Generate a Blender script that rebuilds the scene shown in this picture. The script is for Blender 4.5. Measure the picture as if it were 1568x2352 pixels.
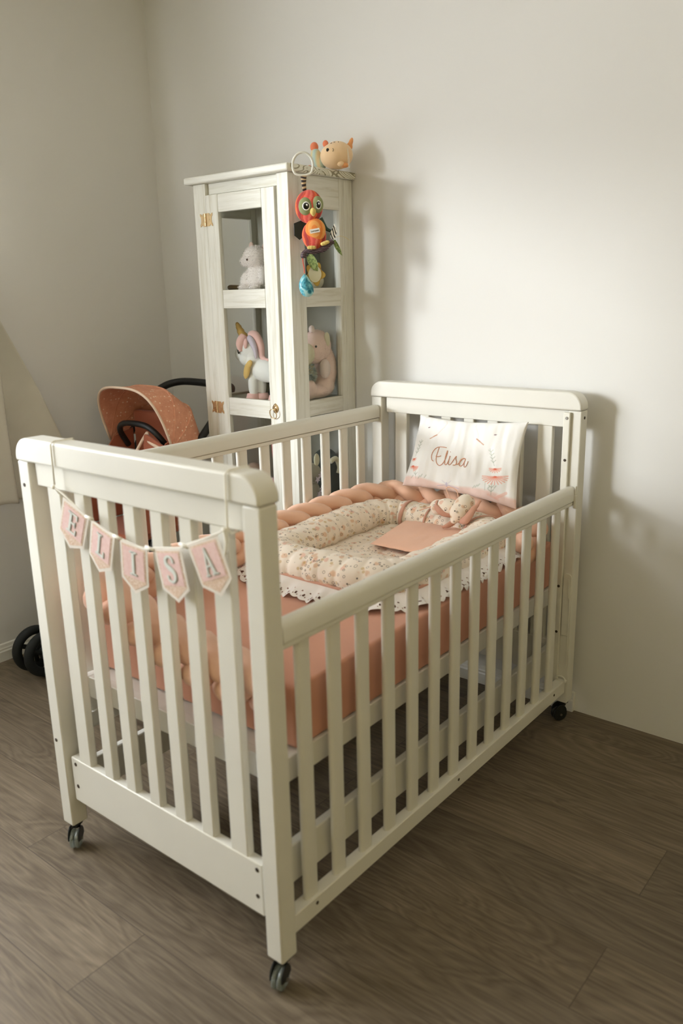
import bpy, bmesh, math, random
from mathutils import Vector, Matrix, noise
PI = math.pi
random.seed(7)
for o in list(bpy.data.objects): bpy.data.objects.remove(o)
SC = bpy.context.scene
C = SC.collection

# ------------------------------------------------------------------ camera
cam_d = bpy.data.cameras.new('camera'); cam = bpy.data.objects.new('camera', cam_d); C.objects.link(cam)
CP = Vector((0.93743, -0.92800, 1.34091))
fwd = Vector((-0.61226839, 0.74702453, -0.25900147)); rt = Vector((0.77709037, 0.62897245, -0.02289572)); upv = Vector((-0.14580113, 0.21528588, 0.96560552))
mw = Matrix((rt, upv, -fwd)).transposed().to_4x4(); mw.translation = CP
cam.matrix_world = mw
cam_d.sensor_fit = 'HORIZONTAL'; cam_d.sensor_width = 24; cam_d.lens = 28.596
cam_d.clip_start = 0.05
cam_d.dof.use_dof = True; cam_d.dof.focus_distance = 2.62; cam_d.dof.aperture_fstop = 2.6
SC.camera = cam
SC.view_settings.view_transform = 'Standard'; SC.view_settings.look = 'None'
SC.view_settings.exposure = 0.14; SC.view_settings.gamma = 1.0
SC.view_settings.use_curve_mapping = False

# ------------------------------------------------------------------ light
W = bpy.data.worlds.new('world'); SC.world = W; W.use_nodes = True
bg = W.node_tree.nodes['Background']; bg.inputs[0].default_value = (0.90, 0.94, 1.0, 1); bg.inputs[1].default_value = 11.3
def light(name, kind, loc, direction, energy, color, **kw):
    d = bpy.data.lights.new(name, kind); d.energy = energy; d.color = color
    for k, v in kw.items(): setattr(d, k, v)
    o = bpy.data.objects.new(name, d); C.objects.link(o); o.location = loc
    o.rotation_euler = Vector(direction).to_track_quat('-Z', 'Y').to_euler()
    return o
light('daylight_sun', 'SUN', (-4, -3, 3), (0.72, 1.0, -0.20), 1.40, (0.91, 0.96, 1.0), angle=math.radians(8))
WY0, WY1, WZ0, WZ1 = -1.9, 0.22, 0.90, 2.12      # the window opening in the left wall
portal = light('window_portal', 'AREA', (-2.02, (WY0+WY1)/2, (WZ0+WZ1)/2), (1, 0, 0), 1, (1, 1, 1), shape='RECTANGLE', size=(WZ1-WZ0), size_y=(WY1-WY0))
portal.data.cycles.is_portal = True
light('warm_fill_right', 'AREA', (2.30, -0.9, 2.05), (-1, 0.40, 0.20), 11, (1.0, 0.82, 0.52), shape='RECTANGLE', size=0.9, size_y=0.8)  # added warm fill, unseen, to lift the upper wall and right-hand faces
light('warm_fill_overhead', 'AREA', (0.6, -0.9, 2.50), (0, 0, -1), 1.5, (1.0, 0.80, 0.52), shape='DISK', size=0.45)  # weak warm overhead fill, added out of view with no lamp fitting

# ------------------------------------------------------------------ materials
def lin(c):
    r = [((v/255)/12.92 if v/255 <= 0.04045 else ((v/255+0.055)/1.055)**2.4) for v in c]
    return (r[0], r[1], r[2], 1)
class NT:
    def __init__(s, name, rough=0.6, metal=0.0, spec=0.5):
        s.m = bpy.data.materials.new(name); s.m.use_nodes = True; s.t = s.m.node_tree
        s.b = s.t.nodes['Principled BSDF']; s.b.inputs['Roughness'].default_value = rough
        s.b.inputs['Metallic'].default_value = metal; s.b.inputs['Specular IOR Level'].default_value = spec
    def n(s, typ, **kw):
        nd = s.t.nodes.new(typ)
        for k, v in kw.items():
            if k.startswith('i_'):
                nd.inputs[k[2:].replace('_', ' ')].default_value = v
            else: setattr(nd, k, v)
        return nd
    def l(s, a, b): s.t.links.new(a, b)
    def coord(s, scale=(1, 1, 1), kind='Object', rot=(0, 0, 0)):
        tc = s.n('ShaderNodeTexCoord'); mp = s.n('ShaderNodeMapping'); mp.inputs['Scale'].default_value = scale; mp.inputs['Rotation'].default_value = rot
        s.l(tc.outputs[kind], mp.inputs[0]); return mp.outputs[0]
    def noise(s, vec, scale, detail=4, rough=0.5, dist=0):
        nd = s.n('ShaderNodeTexNoise'); nd.inputs['Scale'].default_value = scale; nd.inputs['Detail'].default_value = detail
        nd.inputs['Roughness'].default_value = rough; nd.inputs['Distortion'].default_value = dist
        s.l(vec, nd.inputs['Vector']); return nd.outputs['Fac']
    def voro(s, vec, scale, rnd=1.0, out='Distance', feature='F1'):
        nd = s.n('ShaderNodeTexVoronoi', feature=feature); nd.inputs['Scale'].default_value = scale; nd.inputs['Randomness'].default_value = rnd
        s.l(vec, nd.inputs['Vector']); return nd.outputs[out]
    def ramp(s, fac, stops, interp='LINEAR'):
        nd = s.n('ShaderNodeValToRGB'); nd.color_ramp.interpolation = interp
        e = nd.color_ramp.elements
        while len(e) < len(stops): e.new(0.5)
        for i, (p, c) in enumerate(stops): e[i].position = p; e[i].color = c if len(c) == 4 else (*c, 1)
        s.l(fac, nd.inputs[0]); return nd.outputs[0]
    def mix(s, fac, a, b, mode='MIX'):
        nd = s.n('ShaderNodeMix', data_type='RGBA', blend_type=mode)
        for inp, v in ((nd.inputs[0], fac), (nd.inputs[6], a), (nd.inputs[7], b)):
            if hasattr(v, 'links'): s.l(v, inp)
            else: inp.default_value = v
        return nd.outputs[2]
    def math(s, op, a, b=0.0):
        nd = s.n('ShaderNodeMath', operation=op)
        for inp, v in ((nd.inputs[0], a), (nd.inputs[1], b)):
            if hasattr(v, 'links'): s.l(v, inp)
            else: inp.default_value = v
        return nd.outputs[0]
    def col(s, v):
        if hasattr(v, 'links'): s.l(v, s.b.inputs['Base Color'])
        else: s.b.inputs['Base Color'].default_value = v
        return s
    def bump(s, h, strength=0.3, dist=0.002):
        nd = s.n('ShaderNodeBump'); nd.inputs['Strength'].default_value = strength; nd.inputs['Distance'].default_value = dist
        s.l(h, nd.inputs['Height']); s.l(nd.outputs[0], s.b.inputs['Normal']); return s
BW = (0, 0, 0, 1); WH = (1, 1, 1, 1)

def m_simple(name, rgb, rough=0.6, metal=0.0, var=0.04, scale=30, bump=0.0, spec=0.5, sheen=0.0):
    t = NT(name, rough, metal, spec); v = t.coord(); f = t.noise(v, scale, 3)
    c = lin(rgb); a = tuple(max(0, x*(1-var)) for x in c[:3])+(1,); b = tuple(min(1, x*(1+var)) for x in c[:3])+(1,)
    t.col(t.ramp(f, [(0.3, a), (0.7, b)]))
    if bump: t.bump(t.noise(v, scale*6, 2), bump, 0.001)
    if sheen: t.b.inputs['Sheen Weight'].default_value = sheen; t.b.inputs['Sheen Roughness'].default_value = 0.5
    return t.m

def m_wall():
    t = NT('wall_paint', 0.75, spec=0.25); v = t.coord()
    f = t.noise(v, 1.3, 3); t.col(t.ramp(f, [(0.3, lin((226, 224, 219))), (0.7, lin((230, 228, 223)))]))
    t.bump(t.noise(v, 260, 2), 0.10, 0.001); return t.m
M_WALL = m_wall()
M_WALLW = m_simple('warm_bounce_wall_paint', (184, 174, 128), 0.8, var=0.02)  # tan chosen for the unseen walls to warm the bounced light
M_TRIM = m_simple('trim_white_gloss', (232, 230, 222), 0.35, var=0.02, scale=8)
M_CEIL = m_simple('ceiling_white', (236, 233, 224), 0.8, var=0.02)

def m_floor():
    t = NT('wood_plank_floor', 0.5, spec=0.35); tc = t.n('ShaderNodeTexCoord')
    br = t.n('ShaderNodeTexBrick'); br.offset = 0.37; br.inputs['Scale'].default_value = 1
    br.inputs['Brick Width'].default_value = 1.28; br.inputs['Row Height'].default_value = 0.192
    br.inputs['Mortar Size'].default_value = 0.0011; br.inputs['Mortar Smooth'].default_value = 0.3
    br.inputs['Color1'].default_value = (0, 0, 0, 1); br.inputs['Color2'].default_value = (1, 1, 1, 1); br.inputs['Mortar'].default_value = (0.5, 0.5, 0.5, 1)
    mp0 = t.n('ShaderNodeMapping'); mp0.inputs['Location'].default_value = (0.35, 0.07, 0); t.l(tc.outputs['Object'], mp0.inputs[0]); t.l(mp0.outputs[0], br.inputs['Vector'])
    # per-plank shift
    sep = t.n('ShaderNodeSeparateXYZ'); t.l(tc.outputs['Object'], sep.inputs[0])
    sh = t.math('MULTIPLY', br.outputs['Color'], 7.3)
    cmb = t.n('ShaderNodeCombineXYZ'); t.l(t.math('ADD', sep.outputs[0], sh), cmb.inputs[0]); t.l(t.math('ADD', sep.outputs[1], sh), cmb.inputs[1]); t.l(sh, cmb.inputs[2])
    mg = t.n('ShaderNodeMapping'); mg.inputs['Scale'].default_value = (0.75, 19, 1); t.l(cmb.outputs[0], mg.inputs[0])
    fine = t.noise(mg.outputs[0], 8, 9, 0.68, 0.15)
    mc = t.n('ShaderNodeMapping'); mc.inputs['Scale'].default_value = (0.55, 2.6, 1); t.l(cmb.outputs[0], mc.inputs[0])
    broad = t.noise(mc.outputs[0], 2.6, 3, 0.5, 0.8)
    rings = t.math('FRACT', t.math('MULTIPLY', broad, 15.0))
    rings = t.math('ABSOLUTE', t.math('SUBTRACT', rings, 0.5))
    base = t.ramp(fine, [(0.25, lin((78, 67, 53))), (0.5, lin((110, 98, 80))), (0.75, lin((142, 129, 108)))])
    c2 = t.mix(0.30, base, t.ramp(rings, [(0.0, lin((92, 78, 64))), (0.5, lin((146, 132, 114)))]))
    kn = t.voro(mc.outputs[0], 1.6)
    blot = t.noise(mc.outputs[0], 1.7, 4, 0.6, 0.3)
    c2 = t.mix(1.0, c2, t.ramp(blot, [(0.3, (0.80, 0.78, 0.74)), (0.7, (1.12, 1.12, 1.12))]), 'MULTIPLY')
    c3 = t.mix(t.ramp(kn, [(0.02, (0.75,)*3), (0.09, (0, 0, 0))]), c2, lin((66, 53, 42)))
    tone = t.ramp(br.outputs['Color'], [(0, (0.88,)*3), (1, (1.10, 1.09, 1.07))])
    c4 = t.mix(1.0, c3, tone, 'MULTIPLY')
    c5 = t.mix(t.math('MULTIPLY', br.outputs['Fac'], 0.65), c4, lin((52, 44, 34)))
    t.col(c5)
    t.bump(t.math('SUBTRACT', fine, t.math('MULTIPLY', br.outputs['Fac'], 2.0)), 0.25, 0.0012)
    t.l(t.ramp(fine, [(0.2, (0.42,)*3), (0.8, (0.60,)*3)]), t.b.inputs['Roughness'])
    return t.m
M_FLOOR = m_floor()

def m_paint(name, rgb, rough=0.38):
    t = NT(name, rough, spec=0.45); v = t.coord()
    f = t.noise(v, 6, 3); c = lin(rgb)
    t.col(t.ramp(f, [(0.35, tuple(x*0.965 for x in c[:3])), (0.65, c)]))
    t.bump(t.noise(v, 90, 3), 0.05, 0.001); return t.m
M_CRIB = m_paint('crib_white_lacquer', (228, 225, 214))
def m_grainwood(name, axis='z'):
    t = NT(name, 0.5, spec=0.35)
    sc = {'z': (22, 22, 1.4), 'x': (1.4, 22, 22), 'y': (22, 1.4, 22)}[axis]
    v = t.coord(sc); f = t.noise(v, 3.2, 7, 0.65, 0.6)
    t.col(t.ramp(f, [(0.36, lin((212, 208, 192))), (0.50, lin((226, 224, 213))), (0.7, lin((233, 231, 221)))]))
    t.bump(f, 0.12, 0.0004); return t.m
M_CABV = m_grainwood('whitewashed_pine_upright', 'z'); M_CABX = m_grainwood('whitewashed_pine_cross', 'x'); M_CABY = m_grainwood('whitewashed_pine_side', 'y')
def m_endgrain():
    t = NT('whitewashed_pine_end_grain', 0.5, spec=0.35)
    v = t.coord((1, 7, 16)); f = t.noise(v, 1.1, 1, 0.3, 1.6)
    r = t.math('SINE', t.math('MULTIPLY', f, 75.0))
    t.col(t.ramp(r, [(0.0, lin((236, 233, 218))), (0.55, lin((222, 217, 196))), (0.85, lin((150, 144, 118)))]))
    t.bump(r, 0.2, 0.001); return t.m
M_END = m_endgrain()
M_BRASS = m_simple('antique_brass', (214, 186, 142), 0.34, 0.85, var=0.12, scale=60)
M_STEEL = m_simple('screw_steel', (150, 146, 138), 0.35, 0.9, var=0.05)
M_HOLE = m_simple('dark_screw_recess', (60, 48, 34), 0.7)
M_PLAST = m_simple('white_plastic', (228, 225, 212), 0.35)
M_DARKP = m_simple('dark_grey_plastic', (26, 30, 30), 0.4)
M_BLACK = m_simple('black_rubber', (16, 20, 19), 0.75, bump=0.2)
M_BLKTUBE = m_simple('black_matte_tube', (18, 20, 20), 0.5)
def m_glass(name, tint=(0.985, 0.992, 0.988, 1), rough=0.0, ior=1.45, thin=True):
    t = NT(name, rough); nt = t.t; nt.nodes.remove(t.b)
    out = nt.nodes['Material Output']
    tr = t.n('ShaderNodeBsdfTransparent'); tr.inputs[0].default_value = tint
    gl = t.n('ShaderNodeBsdfGlossy'); gl.inputs['Roughness'].default_value = 0.02
    fr = t.n('ShaderNodeLayerWeight'); fr.inputs['Blend'].default_value = 0.5
    fac = t.ramp(t.math('POWER', fr.outputs['Facing'], 4.0), [(0.0, (0.035,)*3), (1.0, (0.75,)*3)])
    mx = t.n('ShaderNodeMixShader'); t.l(fac, mx.inputs[0]); t.l(tr.outputs[0], mx.inputs[1]); t.l(gl.outputs[0], mx.inputs[2])
    t.l(mx.outputs[0], out.inputs[0]); return t.m
M_GLASS = m_glass('cabinet_glass')
t = NT('clear_caster_plastic', 0.12); t.col(lin((190, 200, 195))); t.b.inputs['Transmission Weight'].default_value = 0.75; t.b.inputs['Alpha'].default_value = 1; M_CLEAR = t.m

def m_cloth(name, rgb, var=0.05, weave=700, sheen=0.25, rough=0.85, bump=0.15, vscale=7):
    t = NT(name, rough, spec=0.2); v = t.coord(); c = lin(rgb)
    f = t.noise(v, vscale, 3)
    t.col(t.ramp(f, [(0.3, tuple(x*(1-var) for x in c[:3])), (0.7, tuple(min(1, x*(1+var)) for x in c[:3]))]))
    n1 = t.noise(v, weave, 1); n2 = t.noise(v, 28, 3)
    t.bump(t.math('ADD', t.math('MULTIPLY', n1, 0.3), n2), bump, 0.003)
    t.b.inputs['Sheen Weight'].default_value = sheen; t.b.inputs['Sheen Roughness'].default_value = 0.4; return t.m
M_SHEET = m_cloth('peach_fitted_sheet', (212, 156, 130), bump=0.2)
M_BRAID = m_cloth('peach_velvet_braid', (240, 194, 166), bump=0.25, sheen=0.35)
M_PEACH = m_cloth('pale_peach_cotton', (236, 188, 160), bump=0.3)
M_PIPE = m_cloth('dusty_rose_piping', (206, 156, 134))
M_LACE = m_cloth('white_eyelet_lace', (238, 230, 222), bump=0.1, sheen=0.1)
M_CURT = m_cloth('grey_white_curtain', (214, 210, 196), bump=0.1, sheen=0.0)
def m_print():
    t = NT('cream_fawn_print', 0.85, spec=0.2); v = t.coord()
    base = t.ramp(t.noise(v, 5, 2), [(0.3, lin((234, 218, 198))), (0.7, lin((241, 228, 211)))])
    nv = t.n('ShaderNodeVectorMath', operation='ADD'); wob = t.n('ShaderNodeTexNoise'); wob.inputs['Scale'].default_value = 60; t.l(v, wob.inputs['Vector'])
    sc = t.n('ShaderNodeVectorMath', operation='SCALE'); sc.inputs['Scale'].default_value = 0.012; t.l(wob.outputs['Color'], sc.inputs[0]); t.l(v, nv.inputs[0]); t.l(sc.outputs[0], nv.inputs[1])
    wv = nv.outputs[0]
    d1 = t.voro(wv, 33, 0.8)
    c = t.mix(t.ramp(d1, [(0.22, (0.62,)*3), (0.32, (0, 0, 0))]), base, lin((214, 164, 120)))
    mp = t.n('ShaderNodeMapping'); mp.inputs['Location'].default_value = (0.31, 0.17, 0.07); t.l(wv, mp.inputs[0])
    d2 = t.voro(mp.outputs[0], 27, 0.9)
    c = t.mix(t.ramp(d2, [(0.17, (0.5,)*3), (0.25, (0, 0, 0))]), c, lin((222, 150, 118)))
    mp2 = t.n('ShaderNodeMapping'); mp2.inputs['Location'].default_value = (0.11, 0.57, 0.37); t.l(v, mp2.inputs[0])
    d3 = t.voro(mp2.outputs[0], 60, 0.85)
    c = t.mix(t.ramp(d3, [(0.15, (0, 0, 0)), (0.19, (0.75,)*3), (0.24, (0.75,)*3), (0.28, (0, 0, 0))]), c, lin((128, 112, 96)))
    mp3 = t.n('ShaderNodeMapping'); mp3.inputs['Location'].default_value = (0.71, 0.27, 0.87); t.l(v, mp3.inputs[0])
    d4 = t.voro(mp3.outputs[0], 48, 1.0)
    c = t.mix(t.ramp(d4, [(0.11, (0.85,)*3), (0.14, (0, 0, 0))]), c, lin((52, 42, 40)))
    mp4 = t.n('ShaderNodeMapping'); mp4.inputs['Location'].default_value = (0.21, 0.77, 0.47); t.l(v, mp4.inputs[0])
    d5 = t.voro(mp4.outputs[0], 36, 1.0)
    c = t.mix(t.ramp(d5, [(0.14, (0.6,)*3), (0.2, (0, 0, 0))]), c, lin((196, 160, 84)))
    t.col(c); t.bump(t.noise(v, 30, 3), 0.3, 0.004)
    t.b.inputs['Sheen Weight'].default_value = 0.2; return t.m
M_PRINT = m_print()
def m_vcol(name, rough=0.85, sheen=0.2, bump=0.2, bs=40):
    t = NT(name, rough, spec=0.2); a = t.n('ShaderNodeVertexColor'); a.layer_name = 'Col'
    t.col(a.outputs[0]); t.bump(t.noise(t.coord(), bs, 3), bump, 0.003); t.b.inputs['Sheen Weight'].default_value = sheen; return t.m
M_PILLOW = m_vcol('printed_white_pillowcase')
M_OWLV = m_vcol('striped_owl_plush', bump=0.1)

# ------------------------------------------------------------------ mesh helpers
def box(bm, x0, x1, y0, y1, z0, z1, mi=0):
    v = [bm.verts.new(p) for p in ((x0,y0,z0),(x1,y0,z0),(x1,y1,z0),(x0,y1,z0),(x0,y0,z1),(x1,y0,z1),(x1,y1,z1),(x0,y1,z1))]
    for f in ((0,3,2,1),(4,5,6,7),(0,1,5,4),(1,2,6,5),(2,3,7,6),(3,0,4,7)):
        fc = bm.faces.new([v[i] for i in f]); fc.material_index = mi
    return v
def sweep(bm, pts, r, n=12, closed=False, flat=1.0, up=Vector((0,0,1)), cap=True):
    pts = [Vector(p) for p in pts]; N = len(pts); rings = []
    prev = None
    for i, p in enumerate(pts):
        a = pts[(i-1) % N] if (closed or i > 0) else pts[0]; b = pts[(i+1) % N] if (closed or i < N-1) else pts[-1]
        T = (b-a).normalized()
        if prev is None:
            u0 = up if abs(T.dot(up)) < 0.95 else Vector((1, 0, 0))
            U = (u0 - T*u0.dot(T)).normalized()
        else: U = (prev - T*prev.dot(T)).normalized()
        if closed or prev is None or True:
            if abs(T.dot(up)) < 0.95 and closed: U = (up - T*up.dot(T)).normalized()
        prev = U; V = T.cross(U)
        rr = r(i/(N-1 if not closed else N)) if callable(r) else r
        rings.append([bm.verts.new(p + U*math.cos(2*PI*k/n)*rr + V*math.sin(2*PI*k/n)*rr*flat) for k in range(n)])
    M = N if closed else N-1
    for i in range(M):
        A, B = rings[i], rings[(i+1) % N]
        for k in range(n): bm.faces.new((A[k], A[(k+1) % n], B[(k+1) % n], B[k]))
    if not closed and cap:
        bm.faces.new(rings[0][::-1]); bm.faces.new(rings[-1])
    return rings
def lathe(bm, prof, o=(0,0,0), axis='Z', n=24, mat=None):
    o = Vector(o); rings = []
    for r, h in prof:
        ring = []
        for k in range(n):
            a = 2*PI*k/n
            p = Vector((r*math.cos(a), r*math.sin(a), h))
            if axis == 'X': p = Vector((h, p.x, p.y))
            elif axis == 'Y': p = Vector((p.x, h, p.y))
            if mat: p = mat @ p
            ring.append(bm.verts.new(o+p))
        rings.append(ring)
    for A, B in zip(rings, rings[1:]):
        for k in range(n): bm.faces.new((A[k], A[(k+1) % n], B[(k+1) % n], B[k]))
    bm.faces.new(rings[0][::-1]); bm.faces.new(rings[-1])
def ell(bm, c, r, rot=None, sub=3):
    if not hasattr(r, '__len__'): r = (r, r, r)
    m = Matrix.Translation(Vector(c)) @ (rot.to_4x4() if rot else Matrix.Identity(4)) @ Matrix.Diagonal((*r, 1))
    return bmesh.ops.create_icosphere(bm, subdivisions=sub, radius=1, matrix=m)['verts']
def prism(bm, outline, depth, mat):
    """outline in 2D (u,v); mat maps (u,v,w) to world; w from 0 to depth"""
    a = [bm.verts.new(mat @ Vector((u, v, 0))) for u, v in outline]; b = [bm.verts.new(mat @ Vector((u, v, depth))) for u, v in outline]
    bm.faces.new(a[::-1]); bm.faces.new(b)
    n = len(a)
    for i in range(n): bm.faces.new((a[i], a[(i+1) % n], b[(i+1) % n], b[i]))
def catmull(P, k=10, closed=False):
    P = [Vector(p) for p in P]; out = []; n = len(P)
    rng = range(n) if closed else range(n-1)
    for i in rng:
        if closed: a, b, c, d = P[(i-1) % n], P[i], P[(i+1) % n], P[(i+2) % n]
        else: a, b, c, d = P[max(i-1, 0)], P[i], P[i+1], P[min(i+2, n-1)]
        for j in range(k):
            t = j/k
            out.append(0.5*((2*b)+(c-a)*t+(2*a-5*b+4*c-d)*t*t+(3*b-a-3*c+d)*t**3))
    if not closed: out.append(P[-1])
    return out
def resample(pts, step, closed=False):
    pts = list(pts)+([pts[0]] if closed else []); L = [0]
    for a, b in zip(pts, pts[1:]): L.append(L[-1]+(b-a).length)
    n = max(2, int(L[-1]/step)); out = []; j = 0
    for i in range(n if closed else n+1):
        s = L[-1]*i/n
        while j < len(L)-2 and L[j+1] < s: j += 1
        t = (s-L[j])/max(1e-9, L[j+1]-L[j]); out.append(pts[j].lerp(pts[j+1], t))
    return out, L[-1]
def obj(name, bm, mat, parent=None, smooth=False, bevel=0.0, seg=2, remesh=0.0, subd=0, solid=0.0, label=None):
    bmesh.ops.recalc_face_normals(bm, faces=bm.faces)
    me = bpy.data.meshes.new(name); bm.to_mesh(me); bm.free()
    for m in (mat if isinstance(mat, (list, tuple)) else [mat]): me.materials.append(m)
    if smooth:
        for p in me.polygons: p.use_smooth = True
    o = bpy.data.objects.new(name, me); C.objects.link(o)
    if bevel:
        md = o.modifiers.new('bevel', 'BEVEL'); md.width = bevel; md.segments = seg; md.limit_method = 'ANGLE'; md.angle_limit = math.radians(40)
        for p in me.polygons: p.use_smooth = True
        me.set_sharp_from_angle(angle=math.radians(50)) if hasattr(me, 'set_sharp_from_angle') else None
        md.harden_normals = False
    if remesh:
        md = o.modifiers.new('remesh', 'REMESH'); md.mode = 'VOXEL'; md.voxel_size = remesh; md.use_smooth_shade = True
        sm = o.modifiers.new('smooth', 'SMOOTH'); sm.iterations = 4; sm.factor = 0.5
    if solid:
        md = o.modifiers.new('solid', 'SOLIDIFY'); md.thickness = solid
    if subd:
        md = o.modifiers.new('subd', 'SUBSURF'); md.levels = subd; md.render_levels = subd
    if parent: setpar(o, parent)
    if label: o['label'] = label
    return o
def setpar(o, p):
    o.parent = p
    pm = Matrix.Translation(p.location) if p.parent is None else Matrix.Identity(4)
    o.matrix_parent_inverse = pm.inverted()
def thing(name, label, cat, loc, group=None):
    o = bpy.data.objects.new(name, None); C.objects.link(o); o.location = loc; o.empty_display_size = 0.05
    o['label'] = label; o['category'] = cat
    if group: o['group'] = group
    return o
def tag(o, label, cat, group=None):
    o['label'] = label; o['category'] = cat
    if group: o['group'] = group
    return o
def struct(name, bm, mat, bevel=0.0):
    o = obj(name, bm, mat, bevel=bevel); o['kind'] = 'structure'; return o
def B(*boxes):
    bm = bmesh.new()
    for b in boxes: box(bm, *b)
    return bm
def fuzz(bm, ells, count, length, seed=1):
    """short pile: thin hairs standing on the ellipsoids of a plush body"""
    rnd = random.Random(seed); made = 0; tot = sum((e[1] if not hasattr(e[1], '__len__') else max(e[1]))**2 for e in ells)
    for e in ells:
        c = Vector(e[0]); r = Vector((e[1],)*3) if not hasattr(e[1], '__len__') else Vector(e[1]); rot = e[2].to_3x3() if len(e) > 2 and e[2] else Matrix.Identity(3)
        k = int(count*max(r)**2/tot)
        for _ in range(k):
            d = Vector((rnd.gauss(0, 1), rnd.gauss(0, 1), rnd.gauss(0, 1))).normalized()
            p = c + rot @ Vector((d.x*r.x, d.y*r.y, d.z*r.z)); nn = (rot @ Vector((d.x/r.x, d.y/r.y, d.z/r.z))).normalized()
            nn = (nn + Vector((rnd.uniform(-.5, .5), rnd.uniform(-.5, .5), rnd.uniform(-.7, .2)))).normalized()
            s = nn.orthogonal().normalized()*length*0.14; s.rotate(Matrix.Rotation(rnd.uniform(0, 6.28), 3, nn))
            L = length*rnd.uniform(0.5, 1.1)
            a, b_, c_ = bm.verts.new(p-s-nn*0.002), bm.verts.new(p+s-nn*0.002), bm.verts.new(p+nn*L)
            bm.faces.new((a, b_, c_))

# ------------------------------------------------------------------ room
LX, RX, BY, FY, H = -1.93, 2.35, 1.412, -2.7, 2.62
struct('floor', B((LX-0.3, RX+0.1, FY-0.1, BY+0.1, -0.1, 0)), M_FLOOR)
struct('ceiling', B((LX-0.1, RX+0.1, FY-0.1, BY+0.1, H, H+0.1)), M_CEIL)
struct('wall_back', B((LX-0.1, RX+0.1, BY, BY+0.12, 0, H)), M_WALL)
struct('wall_left', B((LX-0.12, LX, FY-0.1, WY0, 0, H), (LX-0.12, LX, WY1, BY+0.05, 0, H), (LX-0.12, LX, WY0, WY1, 0, WZ0), (LX-0.12, LX, WY0, WY1, WZ1, H)), M_WALL)
struct('wall_front', B((LX-0.1, RX+0.1, FY-0.12, FY, 0, H)), M_WALLW)
struct('wall_right', B((RX, RX+0.12, FY-0.1, BY+0.05, 0, H)), M_WALLW)
fr = struct('window_1', B((LX-0.09, LX-0.03, WY0, WY0+0.04, WZ0, WZ1), (LX-0.09, LX-0.03, WY1-0.04, WY1, WZ0, WZ1), (LX-0.09, LX-0.03, WY0, WY1, WZ0, WZ0+0.04), (LX-0.09, LX-0.03, WY0, WY1, WZ1-0.04, WZ1), (LX-0.02, LX+0.03, WY0-0.03, WY1+0.03, WZ0-0.025, WZ0)), M_TRIM, 0.003)
def baseboard(name, p0, p1, nrm):
    prof = [(0, 0), (0.015, 0), (0.015, 0.038), (0.012, 0.043), (0.012, 0.049), (0.009, 0.053), (0.007, 0.064), (0.003, 0.067), (0, 0.067)]
    bm = bmesh.new(); n = Vector(nrm)
    rings = [[bm.verts.new(Vector(p)+n*a+Vector((0, 0, h))) for a, h in prof] for p in (p0, p1)]
    k = len(prof)
    for i in range(k): bm.faces.new((rings[0][i], rings[0][(i+1) % k], rings[1][(i+1) % k], rings[1][i]))
    bm.faces.new(rings[0]); bm.faces.new(rings[1][::-1])
    return struct(name, bm, M_TRIM)
baseboard('baseboard_left', (LX, FY, 0), (LX, BY, 0), (1, 0, 0))
baseboard('baseboard_back', (LX, BY, 0), (-0.012, BY, 0), (0, -1, 0))
baseboard('baseboard_right', (RX, FY, 0), (RX, BY, 0), (-1, 0, 0))

# ------------------------------------------------------------------ crib
CW, CL = 0.756, 1.36
PA, PB = 0.042, 0.044
ZB, ZS, ZT = 0.069, 0.998, 1.052
crib = thing('crib', 'white wooden baby crib with slatted sides on small casters', 'crib', (-CW/2, CL/2, 0))
def post(x0, y0, near):
    bm = bmesh.new()
    box(bm, x0, x0+PA, y0, y0+PB, ZB, ZS)
    return obj('post', bm, M_CRIB, crib, bevel=0.0035)
for x0 in (-CW, -PA):
    for y0 in (0, CL-PB): post(x0, y0, y0 == 0)
def cap(y0, y1):
    r = 0.045; out = []
    for k in range(9):
        a = PI - k*PI/16; out.append((-CW-0.001+r+r*math.cos(a), ZT-r+r*math.sin(a)))
    for k in range(9):
        a = PI/2 - k*PI/16; out.append((0.001-r+r*math.cos(a), ZT-r+r*math.sin(a)))
    out = [(-CW-0.001, ZS+0.001)]+out+[(0.001, ZS+0.001)]
    bm = bmesh.new(); mat = Matrix(((1, 0, 0, 0), (0, 0, 1, y0), (0, 1, 0, 0), (0, 0, 0, 1)))
    prism(bm, out, y1-y0, mat)
    return obj('cap_rail', bm, M_CRIB, crib, bevel=0.005, seg=3)
cap(-0.003, PB+0.006); cap(CL-PB-0.006, CL+0.001)
for yb in (0.010, CL-0.032):
    obj('upper_board', B((-CW+PA+0.012, -PA-0.002, yb, yb+0.022, 0.946, ZS)), M_CRIB, crib, bevel=0.0025)
    obj('lower_board', B((-CW+PA+0.012, -PA-0.012, yb, yb+0.022, 0.148, 0.267)), M_CRIB, crib, bevel=0.0025)
    for i in range(7):
        xc = [-0.6435, -0.548, -0.465, -0.380, -0.295, -0.210, -0.1175][i]; w = 0.048 if i in (0, 6) else 0.0365
        obj('slat', B((xc-w/2, xc+w/2, yb+0.002, yb+0.021, 0.262, 0.950)), M_CRIB, crib, bevel=0.003)
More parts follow.
